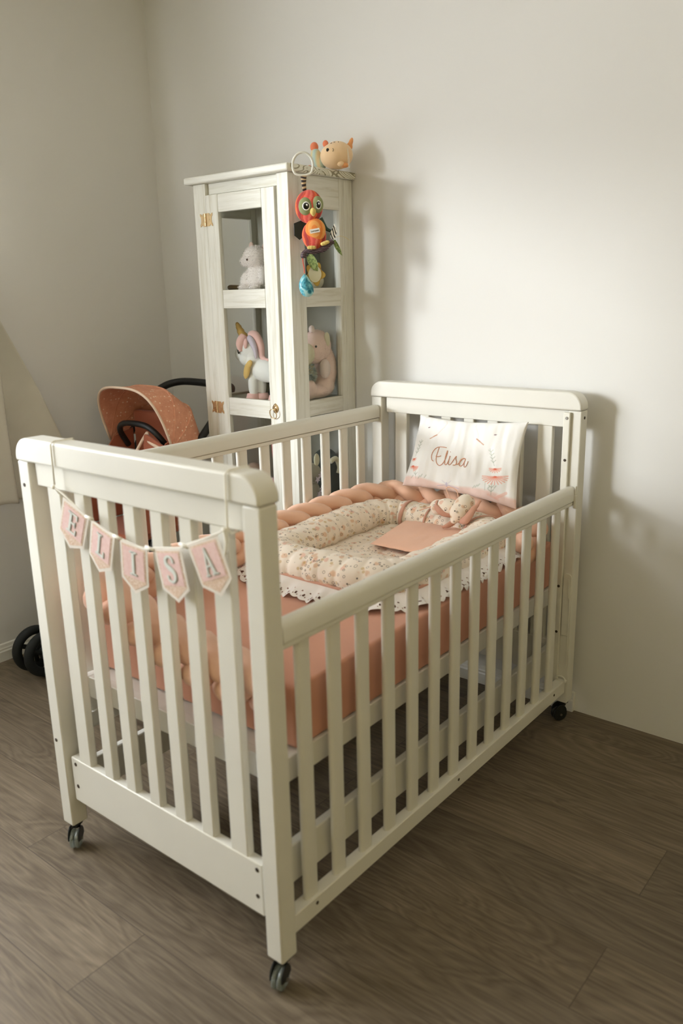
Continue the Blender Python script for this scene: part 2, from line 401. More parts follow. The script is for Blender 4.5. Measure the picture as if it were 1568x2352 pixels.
def gate(xo, dz, side):
    """one long side: rounded top rail, thin strip, bottom rail; side=+1 the outer face looks to +X"""
    bm = bmesh.new(); x1 = xo; x0 = xo-0.034
    y0, y1 = PB+0.004, CL-PB-0.004
    zt = 0.776+dz; zb = 0.7335+dz
    out = [(x0, zb), (x1, zb), (x1, zt-0.016), (x1-0.003, zt-0.007), (x1-0.009, zt-0.0015), (x1-0.016, zt), (x0+0.016, zt), (x0+0.009, zt-0.0015), (x0+0.003, zt-0.007), (x0, zt-0.016)]
    mat = Matrix(((1, 0, 0, 0), (0, 0, 1, y0), (0, 1, 0, 0), (0, 0, 0, 1)))
    prism(bm, out, y1-y0, mat)
    box(bm, x0+0.004, x1-0.003, y0, y1, 0.721+dz, zb-0.0015)
    box(bm, x0+0.003, x1-0.002, y0, y1, 0.108+dz, 0.150+dz)
    g = obj('side_gate', bm, M_CRIB, crib, bevel=0.002)
    for k in range(13):
        yc = 0.112+0.0925*k
        b2 = bmesh.new(); r = 0.0075; h = 0.0195
        out = []
        for j in range(7): a = -PI/2+PI*j/6; out.append((xo-0.017+r*0.95*math.sin(a)*-1 if False else xo-0.017+r*math.sin(a)*-1, 0))
        # flat slat with a rounded nose on both narrow edges
        pr = []
        for j in range(7): a = PI*j/6; pr.append((xo-0.017+r*math.cos(a), yc+h-r+r*math.sin(a)))
        for j in range(7): a = PI+PI*j/6; pr.append((xo-0.017+r*math.cos(a), yc-h+r+r*math.sin(a)))
        prism(b2, pr, 0.574, Matrix(((1, 0, 0, 0), (0, 1, 0, 0), (0, 0, 1, 0.149+dz), (0, 0, 0, 1))))
        s = obj('slat', b2, M_CRIB, g, smooth=False)
        for p in s.data.polygons: p.use_smooth = abs(p.normal.z) < 0.5
        s.data.set_sharp_from_angle(angle=math.radians(50))
    return g
gate(-0.004, 0.0, 1); gate(-CW+0.038, 0.195, -1)
# fixed lower stretchers and the mattress base
obj('stretcher', B((-0.066, -0.046, PB, CL-PB, 0.180, 0.268)), M_CRIB, crib, bevel=0.003)
obj('stretcher', B((-CW+0.046, -CW+0.066, PB, CL-PB, 0.150, 0.240)), M_CRIB, crib, bevel=0.003)
bm = bmesh.new()
box(bm, -0.075, -0.052, 0.07, 1.30, 0.408, 0.462); box(bm, -0.706, -0.683, 0.07, 1.30, 0.408, 0.462)
box(bm, -0.683, -0.075, 0.07, 0.092, 0.408, 0.462); box(bm, -0.683, -0.075, 0.092, 0.148, 0.446, 0.4590); box(bm, -0.683, -0.075, 1.278, 1.30, 0.408, 0.462)
for k in range(11): box(bm, -0.683, -0.075, 0.15+k*0.104, 0.21+k*0.104, 0.446, 0.4585)
obj('mattress_base', bm, M_CRIB, crib, bevel=0.002)
for x, y in ((-0.048, 1.270), (-0.706, 1.270), (-0.048, 0.1), (-0.706, 0.1)):
    pass
# hardware
def disc(bm, c, r, axis, t=0.0012, n=14):
    d = Vector(axis); m = d.to_track_quat('Z', 'Y').to_matrix()
    lathe(bm, [(0.0001, t), (r*0.8, t), (r, t*0.6), (r, -t)], c, 'Z', n, m)
for x, z in ((-0.739, 0.944), (-0.742, 0.303)):
    bm = bmesh.new(); disc(bm, (x, -0.0002, z), 0.0045, (0, -1, 0)); obj('screw_hole', bm, M_HOLE, crib)
for x, z in ((-0.684, 0.252), (-0.684, 0.192), (-0.067, 0.252), (-0.069, 0.190)):
    bm = bmesh.new(); disc(bm, (x, 0.0098, z), 0.0048, (0, -1, 0)); obj('screw_hole', bm, M_HOLE, crib)
for y, z in ((0.115, 0.136), (0.671, 0.132), (1.234, 0.132)):
    bm = bmesh.new(); disc(bm, (-0.0058, y, z), 0.0040, (1, 0, 0)); obj('screw_hole', bm, M_HOLE, crib)
bm = bmesh.new(); disc(bm, (0.0002, CL-0.022, 0.977), 0.0045, (1, 0, 0)); obj('screw_hole', bm, M_HOLE, crib)
# white slide track on the far right post + screws, latch at its foot
YF = CL-PB
obj('slide_track', B((-0.052, -0.030, YF-0.010, YF-0.0005, 0.14, 0.994)), M_PLAST, crib, bevel=0.003)
bm = bmesh.new(); disc(bm, (-0.040, YF-0.0105, 0.977), 0.0045, (0, -1, 0)); obj('screw', bm, M_STEEL, crib)
for z in (0.853, 0.46, 0.31):
    bm = bmesh.new(); disc(bm, (-0.040, YF-0.0105, z), 0.0042, (0, -1, 0)); obj('screw', bm, M_HOLE, crib)
bm = bmesh.new(); box(bm, -0.006, 0.002, YF-0.014, YF-0.001, 0.712, 0.752); box(bm, -0.004, -0.001, YF-0.012, YF-0.002, 0.752, 0.778)
obj('gate_guide', bm, M_PLAST, crib, bevel=0.002)
bm = bmesh.new()
sweep(bm, [(-0.003, YF-0.012, 0.150+0.013*math.sin(a)*1.0) if False else (-0.003-0.02*(1-math.cos(a))*0.8, YF-0.010, 0.150+0.014*math.sin(a)) for a in [PI*k/10 for k in range(11)]], 0.0022, 8)
box(bm, -0.030, -0.001, YF-0.014, YF-0.002, 0.146, 0.152)
obj('latch', bm, M_PLAST, crib, smooth=False)
bm = bmesh.new(); pr = []
for k in range(9): a = PI*k/8; pr.append((-0.015+0.013*math.cos(a), 0.49+0.013*math.sin(a)))
pr += [(-0.028, 0.30), (-0.006, 0.30)]
prism(bm, pr, 0.004, Matrix(((1, 0, 0, 0), (0, 0, 1, YF-0.0045), (0, 1, 0, 0), (0, 0, 0, 1))))
obj('lock_plate', bm, M_PLAST, crib, bevel=0.0008)
bm = bmesh.new(); sweep(bm, [(-0.010, YF-0.006, 0.485), (-0.008, YF-0.007, 0.43), (-0.004, YF-0.007, 0.42), (-0.004, YF-0.007, 0.20)], 0.0013, 6); obj('lock_rod', bm, M_PLAST, crib)
# casters
def caster(x, y, ang, clear):
    bm = bmesh.new(); R_ = Matrix.Rotation(ang, 3, 'Z'); o = Vector((x, y, 0)); TR = lambda p: o + R_ @ Vector(p)
    lathe(bm, [(0.0001, 0.069), (0.017, 0.069), (0.017, 0.062), (0.010, 0.059), (0.010, 0.05)], (x, y, 0), 'Z', 18)
    # fork hood over the wheel
    for sgn in (-1, 1):
        vs = []
        for k in range(9): a = -0.2+PI*k/8*1.1; vs.append((0.012+0.020*math.cos(a), 0.032+0.026*math.sin(a)))
        vs += [(0.004, 0.024), (0.012, 0.020)]
        mt = Matrix.Translation(o) @ R_.to_4x4() @ Matrix(((1, 0, 0, 0), (0, 0, 1, sgn*0.013-0.0015), (0, 1, 0, 0), (0, 0, 0, 1)))
        prism(bm, vs, 0.003, mt)
    fork = obj('caster', bm, M_DARKP, crib, bevel=0.0008)
    bm = bmesh.new(); mt = R_ @ Matrix.Rotation(PI/2, 3, 'X')
    for s0 in (-0.0115, 0.001):
        lathe(bm, [(0.004, s0), (0.019, s0), (0.0235, s0+0.002), (0.0235, s0+0.0085), (0.019, s0+0.0105), (0.004, s0+0.0105)], TR((0.012, 0, 0.0237)), 'Z', 28, mt)
    obj('wheel', bm, clear, fork, smooth=True)
    bm = bmesh.new(); lathe(bm, [(0.0001, -0.017), (0.004, -0.017), (0.004, 0.017), (0.0001, 0.017)], TR((0.012, 0, 0.0237)), 'Z', 12, mt); obj('axle', bm, M_STEEL, fork)
caster(-CW+PA/2, PB/2, -0.9, M_CLEAR); caster(-PA/2, PB/2, -1.3, M_CLEAR)
caster(-PA/2, CL-PB/2, -2.2, M_DARKP); caster(-CW+PA/2, CL-PB/2, 0.5, M_DARKP)

# ------------------------------------------------------------------ mattress
MX0, MX1, MY0, MY1, MZ0, MZ1 = -0.700, -0.056, 0.126, 1.298, 0.464, 0.598
bm = bmesh.new(); box(bm, MX0, MX1, MY0, MY1, MZ0, MZ1)
bmesh.ops.subdivide_edges(bm, edges=bm.edges, cuts=18, use_grid_fill=True)
for v in bm.verts:
    p = v.co; n_ = noise.noise(p*6)*0.004
    if p.z < MZ0+0.001: continue
    # slight puckers where the sheet is gathered under the corners
    for cx, cy in ((MX1, MY1), (MX1, MY0), (MX0, MY0), (MX0, MY1)):
        d = math.hypot(p.x-cx, p.y-cy)
        if d < 0.25: p.z += 0.0
    if abs(p.z-MZ1) < 1e-4: p.z += n_*1.2+0.004
    else: p.x += n_*0.7; p.y += n_*0.7
mat_o = obj('mattress', bm, M_SHEET, bevel=0.022, seg=4)
tag(mat_o, 'crib mattress in a peach fitted sheet lying inside the white crib', 'mattress')

# ------------------------------------------------------------------ braided bumper
braid = thing('braided_bumper', 'thick three-strand peach braid running along the left side and head of the mattress', 'braided bumper', (-0.68, 0.7, MZ1))
bp = catmull([(-0.075, 0.082, 0.612), (-0.19, 0.078, 0.616), (-0.30, 0.076, 0.628), (-0.42, 0.076, 0.650), (-0.54, 0.080, 0.680), (-0.635, 0.100, 0.686), (-0.682, 0.17, 0.664), (-0.682, 0.35, 0.662), (-0.681, 0.6, 0.662), (-0.680, 0.85, 0.664), (-0.676, 1.08, 0.670), (-0.650, 1.215, 0.672), (-0.56, 1.272, 0.670), (-0.42, 1.284, 0.662), (-0.27, 1.282, 0.655), (-0.15, 1.262, 0.655), (-0.085, 1.19, 0.645), (-0.08, 1.08, 0.63)], 12)
bp, BL = resample(bp, 0.008)
NB = len(bp); Pd = 0.30
for k in range(3):
    pts = []
    for i, p in enumerate(bp):
        a = bp[max(0, i-1)]; b = bp[min(NB-1, i+1)]; T = (b-a).normalized(); U = Vector((0, 0, 1)); U = (U-T*U.dot(T)).normalized(); V = T.cross(U)
        ph = 2*PI*(i/(NB-1)*BL/Pd + k/3)
        foot = min(1, max(0, (p.y-0.10)/0.06)) if p.x > -0.66 and p.y < 0.2 else 1
        depth = 0.015 + 0.008*foot
        pts.append(p + U*0.034*math.sin(ph) - V*depth*math.sin(2*ph))
    def rad(t, k=k):
        ph = 2*PI*(t*BL/Pd+k/3); e = min(1, t/0.012+0.35, (1-t)/0.012+0.35)
        return (0.0262+0.0035*math.sin(2*ph+0.8))*e*(1.08 if t < 0.17 else 1)
    bm = bmesh.new(); sweep(bm, pts, rad, 20, up=Vector((0, 0, 1)))
    for v in bm.verts: v.co += Vector((noise.noise(v.co*38), noise.noise(v.co*38+Vector((5, 0, 0))), noise.noise(v.co*38+Vector((0, 9, 0)))))*0.0022
    obj('braid_strand', bm, M_BRAID, braid, smooth=True)

# ------------------------------------------------------------------ baby nest
nest = thing('baby_nest', 'cream printed baby nest with padded rim and white lace edge on the mattress', 'baby nest', (-0.38, 0.85, MZ1))
NX0, NX1, NY0, NY1 = -0.594, -0.165, 0.588, 1.160
def rrect(x0, x1, y0, y1, r, k=8):
    P = []
    for cx, cy, a0 in ((x1-r, y1-r, 0), (x0+r, y1-r, PI/2), (x0+r, y0+r, PI), (x1-r, y0+r, 3*PI/2)):
        for j in range(k+1): a = a0+PI/2*j/k; P.append(Vector((cx+r*math.cos(a), cy+r*math.sin(a), 0)))
    return P
ZN = MZ1+0.008
path, NL = resample(rrect(NX0, NX1, NY0, NY1, 0.115), 0.0055, True)
zc = ZN+0.043
seams = [k/34 for k in range(34)]
bm = bmesh.new()
Np = len(path)
pts3 = [Vector((p.x, p.y, zc + 0.004*math.sin(p.x*9+p.y*7))) for p in path]
def brad(t):
    d = min(min(abs(t-s), 1-abs(t-s)) for s in seams)*NL
    return 0.0480*(1-0.085*math.exp(-(d/0.0065)**2)) + 0.0016*math.sin(t*77)
rings = sweep(bm, pts3, brad, 40, closed=True, flat=1.30)
for v in bm.verts:
    if v.co.z < ZN+0.004: v.co.z = ZN+0.004+(v.co.z-ZN-0.004)*0.1
    v.co += Vector((noise.noise(v.co*26), noise.noise(v.co*26+Vector((4, 0, 0))), noise.noise(v.co*30+Vector((0, 7, 0)))))*0.0035
obj('padded_rim', bm, M_PRINT, nest, smooth=True)
# quilted base pad
bm = bmesh.new(); nx, ny = 70, 100; g = []
for j in range(ny+1):
    row = []
    for i in range(nx+1):
        x = NX0+(NX1-NX0)*i/nx; y = NY0+(NY1-NY0)*j/ny
        q = abs(math.sin((x*1.0+0.3)*PI/0.085))*abs(math.sin((y)*PI/0.17))
        z = ZN+0.010+0.008*q**0.5+0.005*noise.noise(Vector((x, y, 0))*13)+0.0025*noise.noise(Vector((x, y, 3))*40)
        row.append(bm.verts.new((x, y, z)))
    g.append(row)
for j in range(ny):
    for i in range(nx): bm.faces.new((g[j][i], g[j][i+1], g[j+1][i+1], g[j+1][i]))
obj('quilted_pad', bm, M_PRINT, nest, smooth=True, solid=-0.007)
# piping and lace around the outer foot of the rim
ppath, PL = resample(rrect(NX0-0.052, NX1+0.052, NY0-0.058, NY1+0.05, 0.16), 0.006, True)
def pz(p): return ZN+0.024+0.004*noise.noise(p*9)
bm = bmesh.new(); sweep(bm, [Vector((p.x, p.y, pz(p)+0.006)) for p in ppath], 0.0042, 8, closed=True); obj('piping', bm, M_PIPE, nest, smooth=True)
lp, LL = resample(rrect(NX0-0.052, NX1+0.052, NY0-0.058, NY1+0.05, 0.16), 0.0024, True)
bm = bmesh.new(); NLp = len(lp); rows = 16; G = []
per = LL/round(LL/0.026)
for i, p in enumerate(lp):
    a = lp[(i-1) % NLp]; b = lp[(i+1) % NLp]; T = (b-a).normalized(); Nn = Vector((T.y, -T.x, 0))
    s = i/NLp*LL; w = 0.062+0.0065*abs(math.sin(PI*s/per)); ruf = math.sin(s*2*PI/0.071)+0.6*math.sin(s*2*PI/0.043+1)
    row = []
    for j in range(rows+1):
        f = j/rows*w; u = f/0.066
        q = p + Nn*(f*0.86+0.003) ; q.z = pz(p)+0.004 - 0.022*u**1.2 + 0.0055*ruf*u
        if q.x > MX1: q.z -= min(0.02, (q.x-MX1)*1.2); q.x = MX1+(q.x-MX1)*0.5
        q.z = max(q.z, MZ1+0.0035 if q.x < MX1-0.01 else MZ1-0.03)
        row.append(bm.verts.new(q))
    G.append((row, s, w))
for i in range(NLp):
    A, s, w = G[i]; Bb = G[(i+1) % NLp][0]
    for j in range(rows):
        f = (j+0.5)/rows*w; s2 = (s % per)-per/2
        hole = (s2**2+(f-0.052)**2) < 0.0036**2 or (((s+per/2) % per-per/2)**2 + (f-0.038)**2) < 0.0022**2 or ((abs(s2)-0.0075)**2+(f-0.057)**2) < 0.0017**2
        if not hole: bm.faces.new((A[j], A[j+1], Bb[j+1], Bb[j]))
obj('lace_trim', bm, M_LACE, nest, smooth=True)
# ribbon bands across the rim
def band(t0, wdt, name='ribbon_band', mt=M_PIPE):
    i0 = int(t0*Np); c = pts3[i0]; T = (pts3[(i0+2) % Np]-pts3[(i0-2) % Np]).normalized(); V = T.cross(Vector((0, 0, 1)))
    bm = bmesh.new(); rs = []
    for j in range(23):
        a = -0.35+ (PI+0.7)*j/22
        p = c + V*0.0655*math.cos(a) + Vector((0, 0, 0.0500*math.sin(a)))
        p.z = max(p.z, ZN+0.006)
        rs.append([bm.verts.new(p - T*wdt/2), bm.verts.new(p + T*wdt/2)])
    for a_, b_ in zip(rs, rs[1:]): bm.faces.new((a_[0], a_[1], b_[1], b_[0]))
    obj(name, bm, mt, nest, smooth=True, solid=0.0015)
def t_at(x, y): return min(range(Np), key=lambda i: (path[i].x-x)**2+(path[i].y-y)**2)/Np
band(t_at(-0.49, 1.155), 0.012); band(t_at(-0.20, 1.14), 0.012); band(t_at(-0.40, 1.155), 0.006)

# small flat peach pillow
def cushion(bm, cor, thick, nu=40, nv=34, p=0.5, wr=0.0015, col=None, sag=0.0, ws=30, ears=0.0):
    BLc, BRc, TLc, TRc = [Vector(c) for c in cor]
    N = (BRc-BLc).cross(TLc-BLc).normalized(); lay = bm.loops.layers.color.new('Col') if col else None
    sides = []
    for s in (1, -1):
        g = []
        for j in range(nv+1):
            row = []
            for i in range(nu+1):
                u, v = i/nu, j/nv
                P = (BLc*(1-u)+BRc*u)*(1-v)+(TLc*(1-u)+TRc*u)*v
                e = max(0, 1-abs(2*u-1)**2.6)*max(0, 1-abs(2*v-1)**2.6)
                h = thick*(e**p)
                inw = ears*(1-abs(2*u-1)**2)*(2*v-1)**7 ; inh = ears*(1-abs(2*v-1)**2)*(2*u-1)**7
                P = P - (TLc-BLc).normalized()*inw - (BRc-BLc).normalized()*inh
                P = P + N*s*h*(1.0 if s > 0 else 0.8)
                if 0 < i < nu and 0 < j < nv: P = P + N*s*wr*(noise.noise(Vector((u*ws*.3, v*ws*.14, s)))*1.7+noise.noise(Vector((u*ws*.9, v*ws*.18, s)))*0.55)
                row.append(bm.verts.new(P))
            g.append(row)
        sides.append(g)
        for j in range(nv):
            for i in range(nu):
                q = (g[j][i], g[j][i+1], g[j+1][i+1], g[j+1][i])
                f = bm.faces.new(q if s > 0 else q[::-1])
                if col:
                    for lp_ in f.loops:
                        vi = lp_.vert
                    cs = [(i, j), (i+1, j), (i+1, j+1), (i, j+1)]
                    if s < 0: cs = cs[::-1]
                    for lp_, (a, b) in zip(f.loops, cs): lp_[lay] = col(a/nu, b/nv) if s > 0 else (0.957, 0.949, 0.925, 1)
    bmesh.ops.remove_doubles(bm, verts=bm.verts, dist=1e-5)
    return N
bm = bmesh.new(); cushion(bm, [(-0.423, 0.858, 0.642), (-0.190, 0.862, 0.642), (-0.467, 1.102, 0.650), (-0.215, 1.118, 0.652)], 0.0095, p=0.4, wr=0.001)
tag(obj('flat_pillow', bm, M_PEACH, smooth=True), 'small flat plain peach pillow lying inside the printed baby nest', 'pillow')

# fabric animal comforter tied at the head of the nest
cf = thing('fabric_comforter', 'knotted printed cloth comforter with dusty rose ties at the head of the nest', 'comforter', (-0.33, 1.10, 0.70))
bm = bmesh.new()
hd = catmull([(-0.318, 1.112, 0.772), (-0.322, 1.098, 0.752), (-0.330, 1.078, 0.728), (-0.338, 1.060, 0.706)], 8)
sweep(bm, hd, lambda t: (0.008+0.024*math.sin(min(1, t*1.5+0.12)*PI*0.62)) if t < 0.7 else 0.031-0.02*((t-0.7)/0.3)**2, 20, flat=0.9)
ell(bm, hd[-1], 0.0125)
obj('head', bm, M_PRINT, cf, smooth=True, remesh=0.003)
for pts, r in (([(-0.335, 1.085, 0.715), (-0.375, 1.06, 0.722), (-0.400, 1.058, 0.738), (-0.408, 1.072, 0.752)], 0.015), ([(-0.335, 1.075, 0.705), (-0.30, 1.06, 0.712), (-0.288, 1.085, 0.742), (-0.276, 1.105, 0.766)], 0.016), ([(-0.338, 1.072, 0.705), (-0.352, 1.05, 0.690), (-0.368, 1.04, 0.683)], 0.013)):
    bm = bmesh.new(); sweep(bm, catmull(pts, 8), lambda t, r=r: r*0.62*(0.55+0.6*math.sin(PI*min(1, t+0.15))), 12, flat=0.55)
    for v in bm.verts: v.co += Vector((noise.noise(v.co*60), noise.noise(v.co*60+Vector((3, 0, 0))), 0))*0.003
    obj('tie', bm, M_PIPE, cf, smooth=True)
bm = bmesh.new(); sweep(bm, catmull([(-0.345, 1.075, 0.735), (-0.375, 1.09, 0.765), (-0.39, 1.1, 0.79), (-0.36, 1.105, 0.785), (-0.34, 1.09, 0.752)], 8), 0.0014, 6); sweep(bm, catmull([(-0.40, 1.08, 0.752), (-0.42, 1.075, 0.735), (-0.455, 1.05, 0.72)], 8), 0.0014, 6)
obj('string', bm, M_PEACH, cf, smooth=True)
bm = bmesh.new(); ell(bm, (-0.375, 1.085, 0.735), (0.042, 0.03, 0.026)); ell(bm, (-0.41, 1.09, 0.728), (0.03, 0.025, 0.024))
obj('body', bm, M_PRINT, cf, smooth=True, remesh=0.004)

cf.location = cf.location + Vector((0.066, 0.012, -0.018))
# ------------------------------------------------------------------ name pillow against the headboard
PCR = [(-0.563, 1.222, 0.726), (-0.148, 1.222, 0.704), (-0.538, 1.292, 0.952), (-0.152, 1.292, 0.960)]
CQ = [(120, 832), (1335, 1095), (175, 105), (1400, 175)]   # where those corners sit in the close-up the print was drawn from
def inv_bil(x, y):
    u = v = 0.5
    for _ in range(12):
        def f(u, v):
            px = (CQ[0][0]*(1-u)+CQ[1][0]*u)*(1-v)+(CQ[2][0]*(1-u)+CQ[3][0]*u)*v
            py = (CQ[0][1]*(1-u)+CQ[1][1]*u)*(1-v)+(CQ[2][1]*(1-u)+CQ[3][1]*u)*v
            return px, py
        a, b = f(u, v); e = 1e-4; ax, ay = f(u+e, v); bx, by = f(u, v+e)
        j11, j21, j12, j22 = (ax-a)/e, (ay-b)/e, (bx-a)/e, (by-b)/e; det = j11*j22-j12*j21
        dx, dy = x-a, y-b; u += (dx*j22-dy*j12)/det; v += (dy*j11-dx*j21)/det
    return u, v
def fbil(u, v):
    return ((CQ[0][0]*(1-u)+CQ[1][0]*u)*(1-v)+(CQ[2][0]*(1-u)+CQ[3][0]*u)*v, (CQ[0][1]*(1-u)+CQ[1][1]*u)*(1-v)+(CQ[2][1]*(1-u)+CQ[3][1]*u)*v)
def seg_d(px, py, ax, ay, bx, by):
    dx, dy = bx-ax, by-ay; t = max(0, min(1, ((px-ax)*dx+(py-ay)*dy)/(dx*dx+dy*dy+1e-9))); return math.hypot(px-ax-t*dx, py-ay-t*dy)
lines = []   # (ax,ay,bx,by,width,color,strength)
GR = (150, 160, 140); CO = (236, 140, 116); BR = (200, 150, 120); LV = (190, 180, 205)
def stem(x0, y0, x1, y1, leaves, c=GR, s=0.55):
    lines.append((x0, y0, x1, y1, 3.0, c, s))
    for k in range(leaves):
        t = (k+1)/(leaves+1); x, y = x0+(x1-x0)*t, y0+(y1-y0)*t
        for sg in (-1, 1): lines.append((x, y, x+sg*24, y-22, 6, c, s*0.8))
stem(245, 540, 285, 370, 4); stem(1130, 650, 1065, 470, 4); stem(290, 770, 270, 690, 1); stem(1105, 960, 1120, 830, 2); stem(1050, 900, 1050, 830, 0)
for (x, y) in ((230, 760), (350, 755), (395, 765), (320, 770), (950, 872), (925, 880), (975, 860), (1140, 880), (1080, 885)): lines.append((x, y, x+18, y-24, 9, GR, 0.35))
def petals(cx, cy, R, a0, a1, n, c=CO, s=0.6):
    for k in range(n):
        a = a0+(a1-a0)*k/(n-1); lines.append((cx, cy, cx+R*math.cos(a), cy+R*0.62*math.sin(a), 7, c, s))
    lines.append((cx-9, cy, cx+9, cy, 12, (226, 110, 84), 0.9))
petals(232, 568, 34, -0.4, PI+0.4, 7); petals(232, 642, 80, 0.2, 1.35, 6); petals(232, 642, 40, 1.5, PI, 4)
petals(1140, 682, 62, -0.2, PI+0.2, 9); petals(1145, 762, 130, -0.1, PI+0.1, 13)
lines += [(385, 360, 430, 340, 7, BR, 0.8), (430, 340, 465, 325, 9, BR, 0.9), (915, 370, 950, 395, 9, BR, 0.9), (950, 395, 995, 430, 7, BR, 0.85), (345, 245, 360, 243, 6, (110, 80, 90), 0.9), (1098, 326, 1113, 324, 6, (110, 80, 90), 0.9)]
for a, b in zip([(465, 325), (500, 290), (540, 250), (560, 200)], [(500, 290), (540, 250), (560, 200), (545, 170)]): lines.append((*a, *b, 4, (225, 205, 190), 0.5))
for a, b in zip([(930, 370), (925, 320), (900, 270), (880, 230)], [(925, 320), (900, 270), (880, 230), (890, 200)]): lines.append((*a, *b, 4, (225, 205, 190), 0.5))
lines += [(540, 862, 640, 850, 4, LV, 0.8), (665, 855, 780, 895, 4, LV, 0.8), (650, 830, 650, 870, 14, LV, 0.55), (600, 800, 645, 842, 5, LV, 0.3), (700, 805, 660, 842, 5, LV, 0.3), (1150, 985, 1250, 930, 26, (240, 180, 160), 0.5), (1080, 950, 1170, 1010, 20, (240, 190, 172), 0.5)]
def pcol(u, v):
    base = [246, 244, 240]
    bl = v-0.15-0.02*math.sin(u*11)
    k = max(0, min(1, -bl/0.035))*0.75
    for c, t in zip(range(3), (243, 206, 194)): base[c] = base[c]*(1-k)+t*k
    x, y = fbil(u, v)
    for ax, ay, bx, by, w, c, s in lines:
        if x < min(ax, bx)-w-6 or x > max(ax, bx)+w+6 or y < min(ay, by)-w-6 or y > max(ay, by)+w+6: continue
        d = seg_d(x, y, ax, ay, bx, by); kk = max(0, min(1, (w*0.6+3-d)/4.5))*s
        for i in range(3): base[i] = base[i]*(1-kk)+c[i]*kk
    return (base[0]/255, base[1]/255, base[2]/255, 1)
bm = bmesh.new(); pN = cushion(bm, PCR, 0.034, 250, 160, p=0.40, wr=0.0042, col=pcol, ws=26, ears=0.014)
npil = obj('name_pillow', bm, M_PILLOW, smooth=True)
tag(npil, 'white pillow embroidered with a name and pink flowers leaning on the headboard', 'pillow')
from mathutils.bvhtree import BVHTree
dg_bm = bmesh.new(); dg_bm.from_mesh(npil.data); bvh = BVHTree.FromBMesh(dg_bm)
def on_pillow(x, y, off=0.0008):
    u, v = inv_bil(x, y); Bc = [Vector(c) for c in PCR]
    P = (Bc[0]*(1-u)+Bc[1]*u)*(1-v)+(Bc[2]*(1-u)+Bc[3]*u)*v
    hit, n_, _, _ = bvh.ray_cast(P+pN*0.1, -pN)
    return (hit if hit else P)+pN*off
strokes = [[(606, 462), (570, 454), (520, 452), (485, 466), (463, 500), (457, 545), (468, 585), (487, 600)],
 [(521, 455), (517, 500), (512, 560), (519, 608), (538, 636), (562, 643), (588, 630), (608, 600), (620, 560), (626, 520), (622, 492), (616, 530), (613, 590), (618, 628), (630, 640), (646, 622), (660, 575), (664, 548), (658, 590), (657, 625), (668, 640), (684, 630), (706, 592), (732, 552), (730, 580), (742, 612), (732, 640), (708, 642)],
 [(505, 548), (530, 554), (562, 545)], [(735, 636), (755, 632), (772, 610), (792, 580), (822, 578), (800, 572), (775, 595), (766, 635), (782, 652), (804, 638), (822, 600), (828, 578), (820, 620), (824, 658), (842, 660), (856, 630), (861, 604)], [(659, 505), (661, 508)]]
M_THR = m_simple('copper_embroidery_thread', (214, 158, 128), 0.45, var=0.1, scale=200)
bm = bmesh.new()
for s in strokes:
    P2 = catmull([(a, b, 0) for a, b in s], 6)
    sweep(bm, [on_pillow(p.x, p.y) for p in P2], 0.0013, 6, up=pN)
obj('embroidery', bm, M_THR, npil, smooth=True, label='copper thread name Elisa in script')
dg_bm.free()

# ------------------------------------------------------------------ name bunting on the footboard
bun = thing('name_bunting', 'string of five pink letter pennants hanging on the crib footboard', 'bunting', (-0.33, -0.01, 0.9))
M_STR = m_simple('white_cotton_cord', (240, 236, 224), 0.8)
M_CARD = m_simple('cream_card', (238, 230, 220), 0.6); 
t = NT('pink_panel_card', 0.6); v = t.coord(); t.col(t.ramp(t.noise(v, 120, 3), [(0.4, lin((238, 206, 200))), (0.6, lin((232, 196, 190)))])); M_PINKC = t.m
t = NT('floral_card_tip', 0.6); v = t.coord(); t.col(t.ramp(t.noise(v, 260, 3), [(0.4, lin((236, 212, 198))), (0.5, lin((206, 170, 130))), (0.58, lin((240, 220, 206)))])); M_FLOC = t.m
M_LET = m_simple('pale_grey_letter', (226, 230, 224), 0.5); M_LETS = m_simple('grey_letter_shadow', (168, 166, 160), 0.6)
YB = -0.0105
def rect2(x0, x1, y0, y1): return [(x0, y0), (x1, y0), (x1, y1), (x0, y1)]
